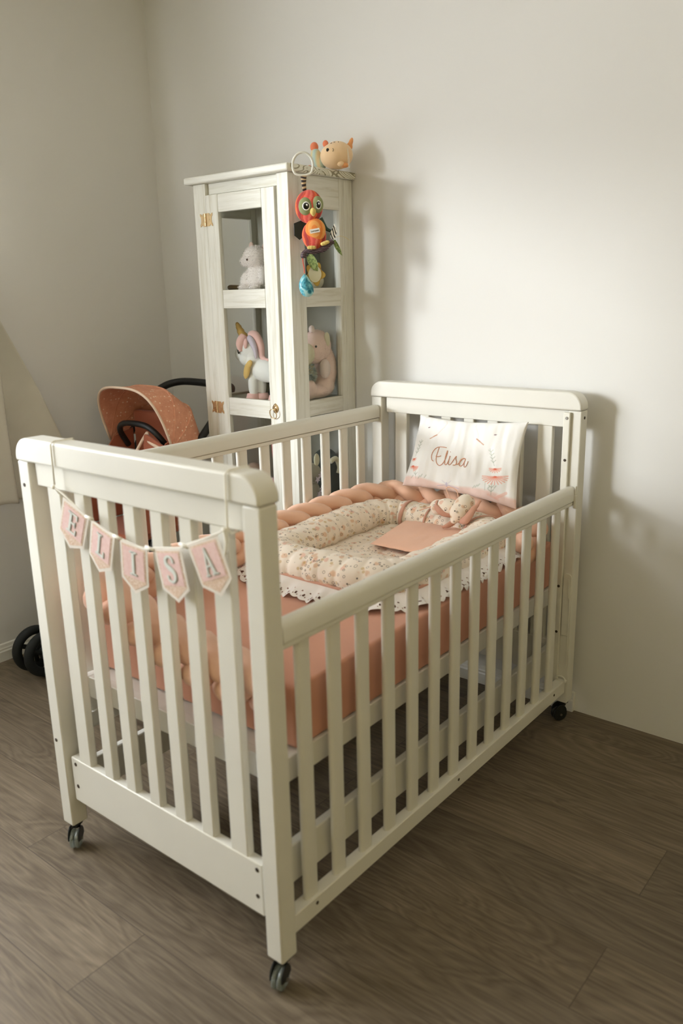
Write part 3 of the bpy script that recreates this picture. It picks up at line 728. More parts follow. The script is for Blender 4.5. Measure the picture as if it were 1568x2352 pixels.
def serif_letters(ch):
    P = []
    if ch == 'E':
        P = [rect2(-.010, -.004, -.022, .022), rect2(-.015, .012, .018, .022), rect2(-.015, .012, -.022, -.018), rect2(-.004, .008, -.002, .002), rect2(.009, .012, .011, .018), rect2(.009, .012, -.018, -.011), rect2(.006, .008, -.006, .006)]
    elif ch == 'L':
        P = [rect2(-.008, -.002, -.022, .022), rect2(-.013, .003, .019, .022), rect2(-.013, .012, -.022, -.018), rect2(.009, .012, -.018, -.010)]
    elif ch == 'I':
        P = [rect2(-.0032, .0032, -.022, .022), rect2(-.009, .009, .019, .022), rect2(-.009, .009, -.022, -.019)]
    elif ch == 'A':
        P = [[(-.0125, -.022), (-.010, -.022), (.0005, .018), (-.001, .023)], [(.0045, -.022), (.0115, -.022), (.001, .023), (-.0025, .023)], rect2(-.0075, .006, -.0085, -.0055), rect2(-.016, -.006, -.0225, -.0198), rect2(.001, .016, -.0225, -.0198)]
    elif ch == 'S':
        C_ = [(0.0105, 0.0105, .0022), (0.0098, 0.0165, .0022), (.005, .0208, .002), (-.002, .0215, .002), (-.0085, .0175, .0028), (-.0098, .011, .0036), (-.006, .0055, .0042), (.0005, .001, .0046), (.007, -.004, .0042), (.0102, -.010, .0036), (.009, -.0165, .0028), (.003, -.0212, .002), (-.004, -.021, .002), (-.0095, -.017, .0022), (-.0105, -.0105, .0022)]
        cs = catmull([(a, b, r) for a, b, r in C_], 4); L_, R_ = [], []
        for i, p in enumerate(cs):
            a = cs[max(0, i-1)]; b = cs[min(len(cs)-1, i+1)]; d = Vector((b.x-a.x, b.y-a.y)).normalized(); n_ = Vector((-d.y, d.x))
            L_.append((p.x+n_.x*p.z, p.y+n_.y*p.z)); R_.append((p.x-n_.x*p.z, p.y-n_.y*p.z))
        P = [[L_[i], L_[i+1], R_[i+1], R_[i]] for i in range(len(cs)-1)]
    return P
pens = [('E', (-0.565, 0.943), (-0.490, 0.908), 0.35), ('L', (-0.476, 0.908), (-0.402, 0.884), 0.0), ('I', (-0.382, 0.883), (-0.303, 0.875), 0.22), ('S', (-0.279, 0.882), (-0.200, 0.896), -0.03), ('A', (-0.178, 0.907), (-0.101, 0.938), 0.18)]
for ch, a, b, tw in pens:
    w = math.hypot(b[0]-a[0], b[1]-a[1])+0.001; ang = math.atan2(b[1]-a[1], b[0]-a[0])
    base = Matrix.Translation(((a[0]+b[0])/2, YB, (a[1]+b[1])/2)) @ Matrix.Rotation(-ang, 4, 'Y') @ Matrix.Rotation(0.03, 4, 'X') @ Matrix.Rotation(tw*0.25, 4, 'Z')
    base = base @ Matrix(((1, 0, 0, 0), (0, 0, 1, 0), (0, 1, 0, 0), (0, 0, 0, 1)))   # (u,v,w) -> (x, z, y)
    h = w/2
    bm = bmesh.new(); prism(bm, [(-h, 0), (h, 0), (h*0.98, -0.082), (0, -0.108), (-h*0.98, -0.082)], 0.0012, base)
    pen = obj('pennant', bm, M_CARD, bun)
    fm = base @ Matrix.Translation((0, 0, -0.0006))
    bm = bmesh.new(); prism(bm, [(-h+0.006, -0.006), (h-0.006, -0.006), (h-0.006, -0.078), (0, -0.100), (-h+0.006, -0.078)], 0.0005, fm); obj('floral_tip', bm, M_FLOC, pen)
    bm = bmesh.new(); prism(bm, rect2(-h+0.010, h-0.010, -0.074, -0.010), 0.0006, base @ Matrix.Translation((0, 0, -0.0014))); obj('pink_panel', bm, M_PINKC, pen)
    for nm, mt, off, dx in (('letter_shadow', M_LETS, -0.0020, 0.0016), ('letter', M_LET, -0.0034, 0)):  # offset grey copy modelled as the drop shadow of each letter
        bm = bmesh.new()
        for q in serif_letters(ch): prism(bm, [(x*1.05+dx, y*1.15-0.041-dx) for x, y in q], 0.0012, base @ Matrix.Translation((0, 0, off)))
        obj(nm, bm, mt, pen, label=('white letter '+ch) if nm == 'letter' else None)
bm = bmesh.new()
def wrap(x):  # cord loop round cap rail and upper board
    pts = [(x-0.002, -0.0065, 0.962), (x, -0.0065, 1.050), (x+0.002, 0.000, ZT+0.003), (x+0.004, 0.045, ZT+0.003), (x+0.003, 0.0535, 1.040), (x, 0.0535, 0.99), (x, 0.036, 0.944), (x-0.002, 0.002, 0.942), (x-0.002, -0.0065, 0.955)]
    return [Vector(p) for p in pts]
for x in (-0.603, -0.072):
    pts = wrap(x); 
    if x > -0.3: pts = [Vector((x-0.006, -0.0065, 0.925))]+pts
    sweep(bm, pts, 0.0021, 8)
sweep(bm, catmull([(-0.605, -0.009, 0.958), (-0.565, -0.009, 0.944), (-0.490, -0.009, 0.9085), (-0.440, -0.009, 0.893), (-0.382, -0.009, 0.882), (-0.303, -0.009, 0.874), (-0.279, -0.009, 0.8815), (-0.200, -0.009, 0.8965), (-0.178, -0.009, 0.907), (-0.101, -0.009, 0.939), (-0.080, -0.009, 0.952)], 5), 0.0017, 8)
for x, z in ((-0.606, 0.958), (-0.079, 0.951)): ell(bm, (x, -0.010, z), (0.006, 0.004, 0.0045), sub=2)
sweep(bm, catmull([(-0.079, -0.010, 0.950), (-0.076, -0.010, 0.93), (-0.080, -0.010, 0.905)], 5), 0.0028, 6)
for x, z in ((-0.483, 0.909), (-0.392, 0.883), (-0.291, 0.878), (-0.189, 0.902)): sweep(bm, [(x-0.012, -0.0105, z+0.002), (x+0.012, -0.0105, z-0.001)], 0.0032, 8)
obj('cord', bm, M_STR, bun, smooth=True)

# ------------------------------------------------------------------ display cabinet
KX0, KX1, KY0, KY1, KT = -1.340, -0.898, 1.085, 1.408, 1.713
cab = thing('display_cabinet', 'tall narrow whitewashed cabinet with glass door and glass sides against the wall', 'cabinet', ((KX0+KX1)/2, (KY0+KY1)/2, 0))
for x0, x1 in ((KX0, KX0+0.060), (KX1-0.049, KX1)):
    for y0, y1 in ((KY0, KY0+0.045), (KY1-0.045, KY1)):
        obj('post', B((x0, x1, y0, y1, 0, KT)), M_CABV, cab, bevel=0.0015)
# side frames
for x0, x1 in ((KX1-0.022, KX1-0.0012), (KX0+0.0012, KX0+0.022)):
    bm = B((x0, x1, KY0+0.0455, KY0+0.072, 0.06, KT), (x0, x1, KY1-0.070, KY1-0.0455, 0.06, KT))
    obj('side_stile', bm, M_CABV, cab, bevel=0.001)
    for z0, z1 in ((1.613, KT), (1.301, 1.362), (0.937, 0.989), (0.50, 0.56), (0.05, 0.12)):
        obj('side_rail', B((x0-0.0003, x1-0.0004, KY0+0.0725, KY1-0.0705, z0, z1)), M_CABY, cab, bevel=0.001)
    for z0, z1 in ((1.362, 1.613), (0.989, 1.301), (0.56, 0.937), (0.12, 0.50)):
        obj('side_pane', B(((x0+x1)/2-0.0015, (x0+x1)/2+0.0015, KY0+0.0725, KY1-0.0705, z0, z1)), M_GLASS, cab)
obj('back_panel', B((KX0+0.0605, KX1-0.0495, KY1-0.008, KY1-0.002, 0.05, KT)), m_simple('grey_back_panel', (196, 196, 184), 0.6), cab)
obj('top_board', B((KX0-0.028, KX1+0.016, KY0-0.018, 1.4115, KT+0.0005, KT+0.024)), M_CABX, cab, bevel=0.006, seg=3)
tb = C.objects['top_board'] if 'top_board' in C.objects else None
tb.data.materials.append(M_END)
for p in tb.data.polygons:
    if abs(p.normal.x) > 0.8: p.material_index = 1
M_SHELF = m_simple('glass_green_shelf', (170, 178, 160), 0.35)
for z in (1.340, 0.966, 0.53, 0.10):
    obj('shelf', B((KX0+0.024, KX1-0.024, KY0+0.030, KY1-0.010, z, z+0.016)), M_CABX if z < 0.2 else M_SHELF, cab, bevel=0.001)
obj('front_top_rail', B((KX0+0.0605, KX1-0.0495, KY0+0.014, KY0+0.034, 1.678, KT)), M_CABX, cab, bevel=0.001)
obj('plinth', B((KX0+0.0605, KX1-0.0495, KY0+0.012, KY0+0.034, 0.0, 0.075)), M_CABX, cab, bevel=0.001)
DX0, DX1, DY0, DY1 = -1.2765, -0.9555, KY0-0.004, KY0+0.0135
door = obj('door', B((DX0, DX0+0.058, DY0, DY1, 0.08, 1.675), (DX1-0.058, DX1, DY0, DY1, 0.08, 1.675)), M_CABV, cab, bevel=0.002)
for z0, z1 in ((1.617, 1.675), (1.301, 1.363), (0.930, 0.992), (0.505, 0.560), (0.08, 0.15)):
    obj('door_rail', B((DX0+0.0588, DX1-0.0588, DY0+0.0006, DY1-0.001, z0, z1)), M_CABX, door, bevel=0.002)
for z0, z1 in ((1.363, 1.617), (0.992, 1.301), (0.560, 0.930), (0.15, 0.505)):
    obj('door_pane', B((DX0+0.055, DX1-0.055, DY0+0.008, DY0+0.011, z0, z1)), M_GLASS, door)
for zc_ in (1.596, 0.954, 0.24):
    bm = bmesh.new(); xc = DX0-0.002
    for sg in (-1, 1):
        out = [(0.004, .021), (0.018, .021), (0.021, .014), (0.025, .018), (0.033, .022), (0.033, .014), (0.029, .009), (0.028, 0), (0.029, -.009), (0.033, -.014), (0.033, -.022), (0.025, -.018), (0.021, -.014), (0.018, -.021), (0.004, -.021)]
        out = [(sg*u, v) for u, v in out]
        yf = DY0-0.0016 if sg > 0 else KY0-0.0016
        prism(bm, out, 0.0016, Matrix(((1, 0, 0, xc), (0, 0, 1, yf), (0, 1, 0, zc_), (0, 0, 0, 1))))
        for u, v in ((0.026, 0.013), (0.018, 0), (0.026, -0.013)): ell(bm, (xc+sg*u, yf, zc_+v), (0.0024, 0.0012, 0.0024), sub=2)
    for k in range(3): lathe(bm, [(0.003, -0.0068), (0.0036, -0.006), (0.0036, 0.006), (0.003, 0.0068)], (xc, DY0-0.003, zc_+(k-1)*0.014), 'Z', 12)
    obj('hinge', bm, M_BRASS, door, smooth=False)
# ring pull
bm = bmesh.new(); kx, kz = -0.988, 0.968
prism(bm, [(0, .018), (.007, .013), (.0135, .004), (.0135, -.004), (.007, -.013), (0, -.017), (-.007, -.013), (-.0135, -.004), (-.0135, .004), (-.007, .013)], 0.002, Matrix(((1, 0, 0, kx), (0, 0, 1, DY0-0.0022), (0, 1, 0, kz), (0, 0, 0, 1))))
ell(bm, (kx, DY0-0.003, kz+0.011), (0.003, 0.002, 0.003), sub=2); ell(bm, (kx, DY0-0.005, kz-0.003), (0.0055, 0.005, 0.0055), sub=2)
sweep(bm, [(kx-0.004+0.0155*math.sin(a), DY0-0.010-0.004*math.cos(a), kz-0.018+0.0165*math.cos(a)) for a in [2*PI*k/28 for k in range(28)]], 0.0016, 8, closed=True, up=Vector((0, 1, 0)))
obj('ring_pull', bm, M_BRASS, door, smooth=True)

# ------------------------------------------------------------------ plush toys
def plush(name, parts, mat, parent, vox=0.0035, hair=0, hl=0.006, seed=1, sub=3):
    bm = bmesh.new()
    for e in parts: ell(bm, e[0], e[1], e[2] if len(e) > 2 else None, sub)
    o = obj(name, bm, mat, parent, smooth=True, remesh=vox)
    if hair:
        b2 = bmesh.new(); fuzz(b2, parts, hair, hl, seed); f = obj('pile', b2, mat, o if parent else o, smooth=False)
        f['kind'] = 'stuff'
    return o
RZ = lambda a: Matrix.Rotation(a, 3, 'Z'); RY = lambda a: Matrix.Rotation(a, 3, 'Y'); RXm = lambda a: Matrix.Rotation(a, 3, 'X')
M_EYE = m_simple('glossy_black_eye', (14, 12, 12), 0.1)
M_WHT = m_simple('white_eye_felt', (240, 238, 232), 0.6)
# top shelf: fluffy white bear
SH1 = 1.3565
M_BEARW = m_cloth('fluffy_off_white_plush', (250, 242, 238), sheen=0.6); M_BEARP = m_cloth('fluffy_blush_plush', (226, 196, 182), sheen=0.6)
b = thing('white_bear_toy', 'fluffy off-white toy bear with blush ears on the top shelf of the cabinet', 'stuffed toy', (-1.125, 1.17, SH1))
bx, by = -1.125, 1.165
plush('body', [((bx, by, SH1+0.048), (0.046, 0.040, 0.048)), ((bx-0.042, by-0.010, SH1+0.034), (0.024, 0.026, 0.032)), ((bx+0.035, by-0.012, SH1+0.05), (0.018, 0.02, 0.032)), ((bx-0.035, by-0.035, SH1+0.013), (0.025, 0.015, 0.012)), ((bx+0.01, by-0.03, SH1+0.014), (0.025, 0.016, 0.013))], M_BEARW, b, hair=3500)
plush('head', [((bx-0.004, by-0.004, SH1+0.112), (0.044, 0.040, 0.038)), ((bx-0.034, by-0.022, SH1+0.100), (0.020, 0.018, 0.017))], M_BEARW, b, hair=3500, seed=2)
for e in (((bx-0.026, by, SH1+0.150), (0.011, 0.006, 0.015)), ((bx+0.030, by+0.008, SH1+0.142), (0.013, 0.007, 0.016))): plush('ear', [e], M_BEARP, b, vox=0.0025)
bm = bmesh.new(); ell(bm, (bx-0.006, by-0.043, SH1+0.104), 0.0042, sub=2); obj('eye', bm, m_simple('brown_bead_eye', (70, 34, 20), 0.15), b, smooth=True)
bm = bmesh.new(); ell(bm, (bx-0.052, by-0.026, SH1+0.098), (0.004, 0.006, 0.005), sub=2); obj('nose', bm, M_EYE, b, smooth=True)
bm = bmesh.new(); lathe(bm, [(0.0001, -0.006), (0.050, -0.006), (0.054, 0), (0.050, 0.006), (0.0001, 0.006)], (-1.176, 1.240, SH1+0.056), 'Z', 40, RZ(-0.5) @ RXm(1.35)); 
tag(obj('teal_dish', bm, m_simple('teal_enamel', (84, 150, 138), 0.3), smooth=False, bevel=0.002), 'round teal dish standing behind the fluffy white bear', 'dish')
bm = bmesh.new(); sweep(bm, [(-1.250, 1.150, SH1+0.015), (-1.185, 1.162, SH1+0.011)], 0.0095, 12, flat=2.0); tag(obj('wooden_block', bm, m_simple('dark_oak', (110, 84, 44), 0.5), bevel=0.001), 'flat brown wooden piece lying left of the fluffy white bear', 'wooden toy')
bm = bmesh.new(); ell(bm, (-0.995, 1.315, SH1+0.030), 0.030); tag(obj('cream_ball', bm, m_simple('cream_felt', (214, 206, 182), 0.8), smooth=True), 'pale ball on the top shelf behind the side glass', 'ball')
bm = bmesh.new(); box(bm, -1.14, -1.02, 1.33, 1.375, SH1+0.0002, SH1+0.20); tag(obj('dark_green_book', bm, m_simple('dark_green_cover', (70, 84, 72), 0.5), bevel=0.003), 'dark green upright box at the back of the top shelf', 'box')
# middle shelf
SH2 = 0.9825
M_UNI = m_cloth('white_short_plush', (240, 240, 236), sheen=0.4); M_PNK = m_cloth('pink_plush', (240, 196, 188), sheen=0.4); M_LAV = m_cloth('lavender_plush', (214, 204, 218)); M_GLD = m_cloth('gold_felt', (206, 168, 92))
u = thing('unicorn_toy', 'white plush unicorn with pink mane and gold horn behind the cabinet door', 'stuffed toy', (-1.13, 1.15, SH2))
ux, uy = -1.100, 1.148
uz = SH2
plush('body', [((ux+0.010, uy, uz+0.105), (0.070, 0.036, 0.042), RY(0.12)), ((ux-0.045, uy, uz+0.125), (0.036, 0.032, 0.042)), ((ux-0.052, uy, uz+0.165), (0.032, 0.028, 0.038), RY(-0.3)),
  ((ux-0.045, uy-0.014, uz+0.055), (0.019, 0.017, 0.05)), ((ux-0.030, uy+0.014, uz+0.055), (0.018, 0.016, 0.05)), ((ux+0.06, uy-0.014, uz+0.055), (0.019, 0.017, 0.052)), ((ux+0.06, uy+0.014, uz+0.055), (0.019, 0.017, 0.052))], M_UNI, u)
plush('head', [((ux-0.066, uy, uz+0.178), (0.046, 0.033, 0.042)), ((ux-0.098, uy, uz+0.160), (0.036, 0.028, 0.030), RY(-0.25)), ((ux-0.074, uy, uz+0.142), (0.040, 0.029, 0.027))], M_UNI, u)
for dx, dy in ((-0.049, -0.014), (-0.028, 0.014), (0.06, -0.014), (0.06, 0.014)):
    bm = bmesh.new(); lathe(bm, [(0.0001, 0.0005), (0.024, 0.0005), (0.0245, 0.006), (0.020, 0.022), (0.0001, 0.024)], (ux+dx, uy+dy, uz), 'Z', 20); obj('hoof', bm, M_PNK, u, smooth=True)
bm = bmesh.new(); hp = catmull([(ux-0.080, uy-0.004, uz+0.205), (ux-0.098, uy-0.006, uz+0.232), (ux-0.112, uy-0.008, uz+0.258), (ux-0.118, uy-0.008, uz+0.268)], 6)
sweep(bm, hp, lambda t: (0.0145*(1-t)+0.004)*(1+0.10*math.sin(t*34)), 14); obj('horn', bm, M_GLD, u, smooth=True)
for pts, r, mt in (([(ux-0.075, uy-0.010, uz+0.222), (ux-0.082, uy-0.027, uz+0.195), (ux-0.078, uy-0.033, uz+0.170)], 0.019, M_PNK), ([(ux-0.060, uy, uz+0.225), (ux-0.028, uy-0.006, uz+0.222), (ux-0.006, uy-0.008, uz+0.190), (ux+0.002, uy-0.008, uz+0.150), (ux+0.035, uy-0.010, uz+0.140)], 0.016, M_PNK), ([(ux-0.055, uy-0.012, uz+0.216), (ux-0.030, uy-0.024, uz+0.205), (ux-0.014, uy-0.026, uz+0.175), (ux-0.014, uy-0.024, uz+0.148)], 0.012, M_LAV)):
    bm = bmesh.new(); sweep(bm, catmull(pts, 8), lambda t, r=r: r*(0.6+0.5*math.sin(PI*min(1, t+0.2)))*(1 if t < 0.85 else 0.7), 14, flat=0.8); obj('mane_lock', bm, mt, u, smooth=True)
plush('ear', [((ux-0.052, uy-0.034, uz+0.198), (0.009, 0.006, 0.019), RY(0.15))], M_PNK, u, vox=0.0022)
plush('wing', [((ux-0.050, uy-0.036, uz+0.105), (0.015, 0.007, 0.033), RY(0.35)), ((ux-0.035, uy-0.037, uz+0.128), (0.012, 0.007, 0.018), RY(0.8))], m_cloth('mustard_plush', (226, 190, 116)), u, vox=0.003)
bm = bmesh.new(); ell(bm, (ux-0.092, uy-0.031, uz+0.170), (0.0058, 0.003, 0.0095), sub=2); obj('eye', bm, M_EYE, u, smooth=True)
g = thing('green_ball_toy', 'olive green round plush beside the unicorn front hoof', 'stuffed toy', (-1.195, 1.21, SH2)); plush('body', [((-1.195, 1.225, SH2+0.032), (0.032, 0.026, 0.032))], m_cloth('olive_plush', (112, 116, 88)), g)
bm = bmesh.new(); box(bm, -1.27, -1.19, 1.26, 1.36, SH2+0.0002, SH2+0.055); tag(obj('dark_teal_box', bm, m_simple('dark_teal_card', (48, 62, 58), 0.5), bevel=0.003), 'low dark teal box behind the olive plush on the middle shelf', 'box')
g = thing('green_elf_toy', 'green plush with a long pink pointed ear behind the unicorn', 'stuffed toy', (-1.12, 1.31, SH2))
plush('body', [((-1.12, 1.315, SH2+0.075), (0.040, 0.035, 0.075)), ((-1.125, 1.305, SH2+0.165), (0.038, 0.035, 0.035))], m_cloth('sage_plush', (150, 160, 128)), g)
bm = bmesh.new(); sweep(bm, [(-1.115, 1.29, SH2+0.175), (-1.140, 1.283, SH2+0.215), (-1.158, 1.280, SH2+0.250)], lambda t: 0.020*(1-t)+0.002, 12, flat=0.5); obj('ear', bm, M_PNK, g, smooth=True)
# pink curled bear behind the side glass
p = thing('pink_bear_toy', 'pink plush bear with cream muzzle behind the side glass of the cabinet', 'stuffed toy', (-0.965, 1.29, SH2))
px_, py_ = -0.972, 1.285
M_PB = m_cloth('soft_pink_plush', (246, 216, 204), sheen=0.6); M_PBW = m_cloth('blush_white_plush', (236, 216, 208), sheen=0.6); M_CRM = m_cloth('cream_plush', (226, 218, 186), sheen=0.5)
plush('body', [((px_, py_+0.045, SH2+0.100), (0.040, 0.040, 0.085)), ((px_+0.005, py_-0.010, SH2+0.026), (0.036, 0.070, 0.026)), ((px_, py_+0.03, SH2+0.04), (0.040, 0.042, 0.038)), ((px_+0.008, py_-0.055, SH2+0.036), (0.028, 0.026, 0.036))], M_PB, p, hair=3000, hl=0.004)
plush('head', [((px_, py_-0.002, SH2+0.180), (0.044, 0.062, 0.060))], M_PB, p, hair=2600, hl=0.004, seed=4)
plush('muzzle', [((px_+0.004, py_-0.056, SH2+0.160), (0.030, 0.022, 0.038))], M_CRM, p, hair=800, hl=0.003)
plush('ear', [((px_+0.038, py_+0.012, SH2+0.205), (0.010, 0.013, 0.027))], M_CRM, p, vox=0.0025)
plush('ear', [((px_+0.006, py_-0.030, SH2+0.242), (0.010, 0.012, 0.014))], M_PBW, p, vox=0.0025)
plush('paw', [((px_+0.034, py_+0.002, SH2+0.105), (0.018, 0.022, 0.034))], M_PBW, p, vox=0.003, hair=500, hl=0.003)
bm = bmesh.new(); ell(bm, (px_+0.031, py_-0.040, SH2+0.184), 0.0050, sub=2); obj('eye', bm, M_EYE, p, smooth=True)
g = thing('pastel_fluff_toy', 'grey and pastel long-haired plush curled under the pink bear muzzle', 'stuffed toy', (-0.985, 1.24, SH2)); 
t = NT('pastel_long_pile', 0.9); v = t.coord(); t.col(t.ramp(t.noise(v, 40, 3), [(0.35, lin((140, 150, 140))), (0.5, lin((190, 200, 196))), (0.6, lin((206, 196, 150))), (0.7, lin((160, 196, 206)))])); M_PAS = t.m
plush('body', [((-0.985, 1.232, SH2+0.088), (0.034, 0.034, 0.040))], M_PAS, g, hair=2500, hl=0.014)
g = thing('orange_bear_toy', 'orange-brown plush with a round ear peeking behind the pink bear', 'stuffed toy', (-1.06, 1.30, SH2)); M_ORB = m_cloth('orange_brown_plush', (190, 128, 66))
plush('body', [((-1.055, 1.315, SH2+0.11), (0.028, 0.03, 0.11)), ((-1.045, 1.300, SH2+0.215), (0.020, 0.020, 0.022))], M_ORB, g)
# lower shelf
SH3 = 0.5465
g = thing('brown_plush_toy', 'brownish grey plush with black nose on the lower cabinet shelf', 'stuffed toy', (-1.19, 1.15, SH3)); plush('body', [((-1.19, 1.16, SH3+0.07), (0.04, 0.035, 0.07)), ((-1.185, 1.155, SH3+0.165), (0.036, 0.033, 0.035))], m_cloth('taupe_plush', (168, 146, 130)), g)
bm = bmesh.new(); ell(bm, (-1.172, 1.122, SH3+0.165), (0.008, 0.006, 0.007), sub=2); obj('nose', bm, M_EYE, g, smooth=True)
g = thing('pink_rattle_toy', 'dusty pink elongated plush hanging over the striped ball', 'stuffed toy', (-1.11, 1.2, SH3)); plush('body', [((-1.115, 1.20, SH3+0.255), (0.013, 0.013, 0.060)), ((-1.108, 1.20, SH3+0.32), (0.02, 0.02, 0.04))], m_cloth('dusty_pink_plush', (196, 116, 110)), g)
t = NT('pink_white_dapple', 0.6); v = t.coord(); t.col(t.ramp(t.noise(v, 90, 1), [(0.48, lin((240, 226, 224))), (0.54, lin((206, 110, 140)))])); 
g = thing('dappled_ball', 'round ball dappled pink and white on the lower cabinet shelf', 'ball', (-1.10, 1.17, SH3)); plush('ball', [((-1.10, 1.165, SH3+0.115), 0.036), ((-1.10, 1.165, SH3+0.045), (0.03, 0.03, 0.046))], t.m, g)
g = thing('grey_mouse_toy', 'grey plush mouse with upright ear and star flower garland behind the crib slats', 'stuffed toy', (-0.97, 1.22, SH3)); M_MOU = m_cloth('mouse_grey_plush', (176, 170, 152))
plush('body', [((-0.975, 1.235, SH3+0.07), (0.038, 0.042, 0.075)), ((-0.965, 1.225, SH3+0.172), (0.036, 0.040, 0.038))], M_MOU, g)
plush('ear', [((-0.945, 1.235, SH3+0.222), (0.008, 0.014, 0.024))], M_CRM, g, vox=0.0025)
M_LVF = m_simple('lilac_felt_star', (226, 214, 226), 0.7)
for y, z in ((1.215, 0.155), (1.232, 0.168), (1.238, 0.118), (1.222, 0.10), (1.210, 0.072)):
    bm = bmesh.new(); out = []
    for k in range(10): a = 2*PI*k/10+y*40; r = 0.014 if k % 2 == 0 else 0.006; out.append((r*math.cos(a), r*math.sin(a)))
    prism(bm, out, 0.003, Matrix(((0, 0, 1, -0.927), (1, 0, 0, y), (0, 1, 0, SH3+z), (0, 0, 0, 1)))); obj('felt_star', bm, M_LVF, g)
g = thing('charcoal_cushion_toy', 'charcoal curved plush with a cream horn at the right of the lower shelf', 'stuffed toy', (-0.98, 1.33, SH3))
plush('body', [((-0.985, 1.335, SH3+0.11), (0.050, 0.055, 0.11)), ((-0.985, 1.33, SH3+0.20), (0.045, 0.05, 0.045))], m_cloth('charcoal_plush', (62, 70, 66)), g)
bm = bmesh.new(); sweep(bm, catmull([(-0.935, 1.300, SH3+0.205), (-0.932, 1.328, SH3+0.212), (-0.931, 1.345, SH3+0.180), (-0.932, 1.340, SH3+0.155)], 6), 0.009, 12); obj('horn', bm, M_CRM, g, smooth=True)

# on top of the cabinet
TT = KT+0.0245
pg = thing('pig_toy', 'round peach plush piglet lying on top of the cabinet', 'stuffed toy', (-0.965, 1.30, TT))
M_PIG = m_cloth('peach_pig_plush', (246, 212, 168), sheen=0.5, bump=0.1); M_PIGD = m_cloth('coral_plush', (240, 140, 104), sheen=0.4); M_PIGO = m_cloth('light_orange_plush', (240, 168, 112), sheen=0.4)
gx, gy, gz = -0.885, 1.318, TT+0.044
tw = (CP-Vector((gx, gy, gz))).normalized(); tw.z = 0; tw.normalize(); rgt = Vector((-tw.y, tw.x, 0))
def at(o, r_, u_, f_): return Vector(o)+rgt*r_+Vector((0, 0, u_))+tw*f_
G0 = (gx, gy, gz)
def gs(r, u, e=0.0):
    f1 = 0.050*math.sqrt(max(0, 1-(r/0.052)**2-(u/0.044)**2)); f2 = 0.01+0.044*math.sqrt(max(0, 1-((r+0.012)/0.045)**2-((u+0.004)/0.040)**2))
    return at(G0, r, u, max(f1, f2)+e)
QR = Matrix((rgt, tw, Vector((0, 0, 1)))).transposed()
plush('body', [(G0, (0.052, 0.050, 0.044), QR), (at(G0, -0.012, -0.004, 0.01), (0.045, 0.044, 0.040), QR)], M_PIG, pg)
plush('ear', [(at(G0, -0.038, 0.034, 0.012), (0.010, 0.006, 0.012), QR)], M_PIGD, pg, vox=0.002)
plush('tail_ear', [(at(G0, 0.044, 0.036, 0.0), (0.0075, 0.006, 0.019), QR @ RY(0.35)), (at(G0, 0.040, 0.026, 0.0), (0.011, 0.008, 0.012), QR)], M_PIGO, pg, vox=0.002)
plush('foot', [(at(G0, 0.010, -0.031, 0.036), (0.012, 0.010, 0.009), QR)], M_PIG, pg, vox=0.002)
plush('foot', [(at(G0, 0.022, -0.035, 0.030), (0.015, 0.012, 0.0085), QR)], M_PIGO, pg, vox=0.002)
bm = bmesh.new(); ell(bm, gs(-0.031, 0.010), (0.0052, 0.0025, 0.0058), QR, 2); obj('eye', bm, M_EYE, pg, smooth=True)
bm = bmesh.new(); ell(bm, gs(-0.0315, 0.012, 0.0024), (0.0016, 0.001, 0.0018), QR, 1); obj('eye_glint', bm, M_WHT, pg)
bm = bmesh.new(); sweep(bm, [gs(-0.016+0.0035*math.cos(a), 0.009+0.005*math.sin(a), 0.0004) for a in [-1.2+2.4*k/8 for k in range(9)]], 0.0008, 6)
sweep(bm, [gs(-0.022, 0.032), gs(-0.016, 0.0345)], 0.0009, 6); sweep(bm, [gs(-0.012, 0.036), gs(-0.006, 0.0365)], 0.0007, 6); ell(bm, gs(0.004, 0.036), 0.0014, sub=1)
obj('stitched_face', bm, M_EYE, pg, smooth=True)
bm = bmesh.new(); sweep(bm, catmull([at(G0, 0.033, 0.015, 0.036), at(G0, 0.035, -0.02, 0.040), at(G0, 0.036, -0.041, 0.040), at(G0, 0.039, -0.041, 0.039), at(G0, 0.038, -0.015, 0.036), at(G0, 0.035, 0.015, 0.033)], 5), 0.0007, 6); obj('loop_cord', bm, M_STR, pg)
rb = thing('rainbow_toy', 'pale rainbow plush with a coral tip behind the peach piglet', 'stuffed toy', (-0.99, 1.33, TT))
R0 = at(G0, -0.070, -0.005, -0.030)
t = NT('pastel_rainbow_plush', 0.85); v = t.coord(); w_ = t.n('ShaderNodeTexWave'); w_.inputs['Scale'].default_value = 14; w_.inputs['Distortion'].default_value = 1.0; t.l(v, w_.inputs['Vector']); t.col(t.ramp(w_.outputs['Fac'], [(0.1, lin((226, 206, 160))), (0.5, lin((206, 212, 180))), (0.9, lin((190, 210, 204)))])); 
plush('body', [(R0, (0.020, 0.02, 0.036), QR @ RY(-0.15)), (R0+rgt*0.012+Vector((0, 0, -0.012)), (0.022, 0.02, 0.028), QR)], t.m, rb)
plush('tip', [(R0-rgt*0.006+Vector((0, 0, 0.037)), (0.014, 0.012, 0.016), QR)], M_PIGD, rb, vox=0.0025)
plush('foot', [(R0-rgt*0.040+Vector((0, 0, -0.032)), (0.012, 0.010, 0.008), QR), (R0-rgt*0.024+Vector((0, 0, -0.028)), (0.010, 0.010, 0.010), QR)], M_PIGD, rb, vox=0.0025)

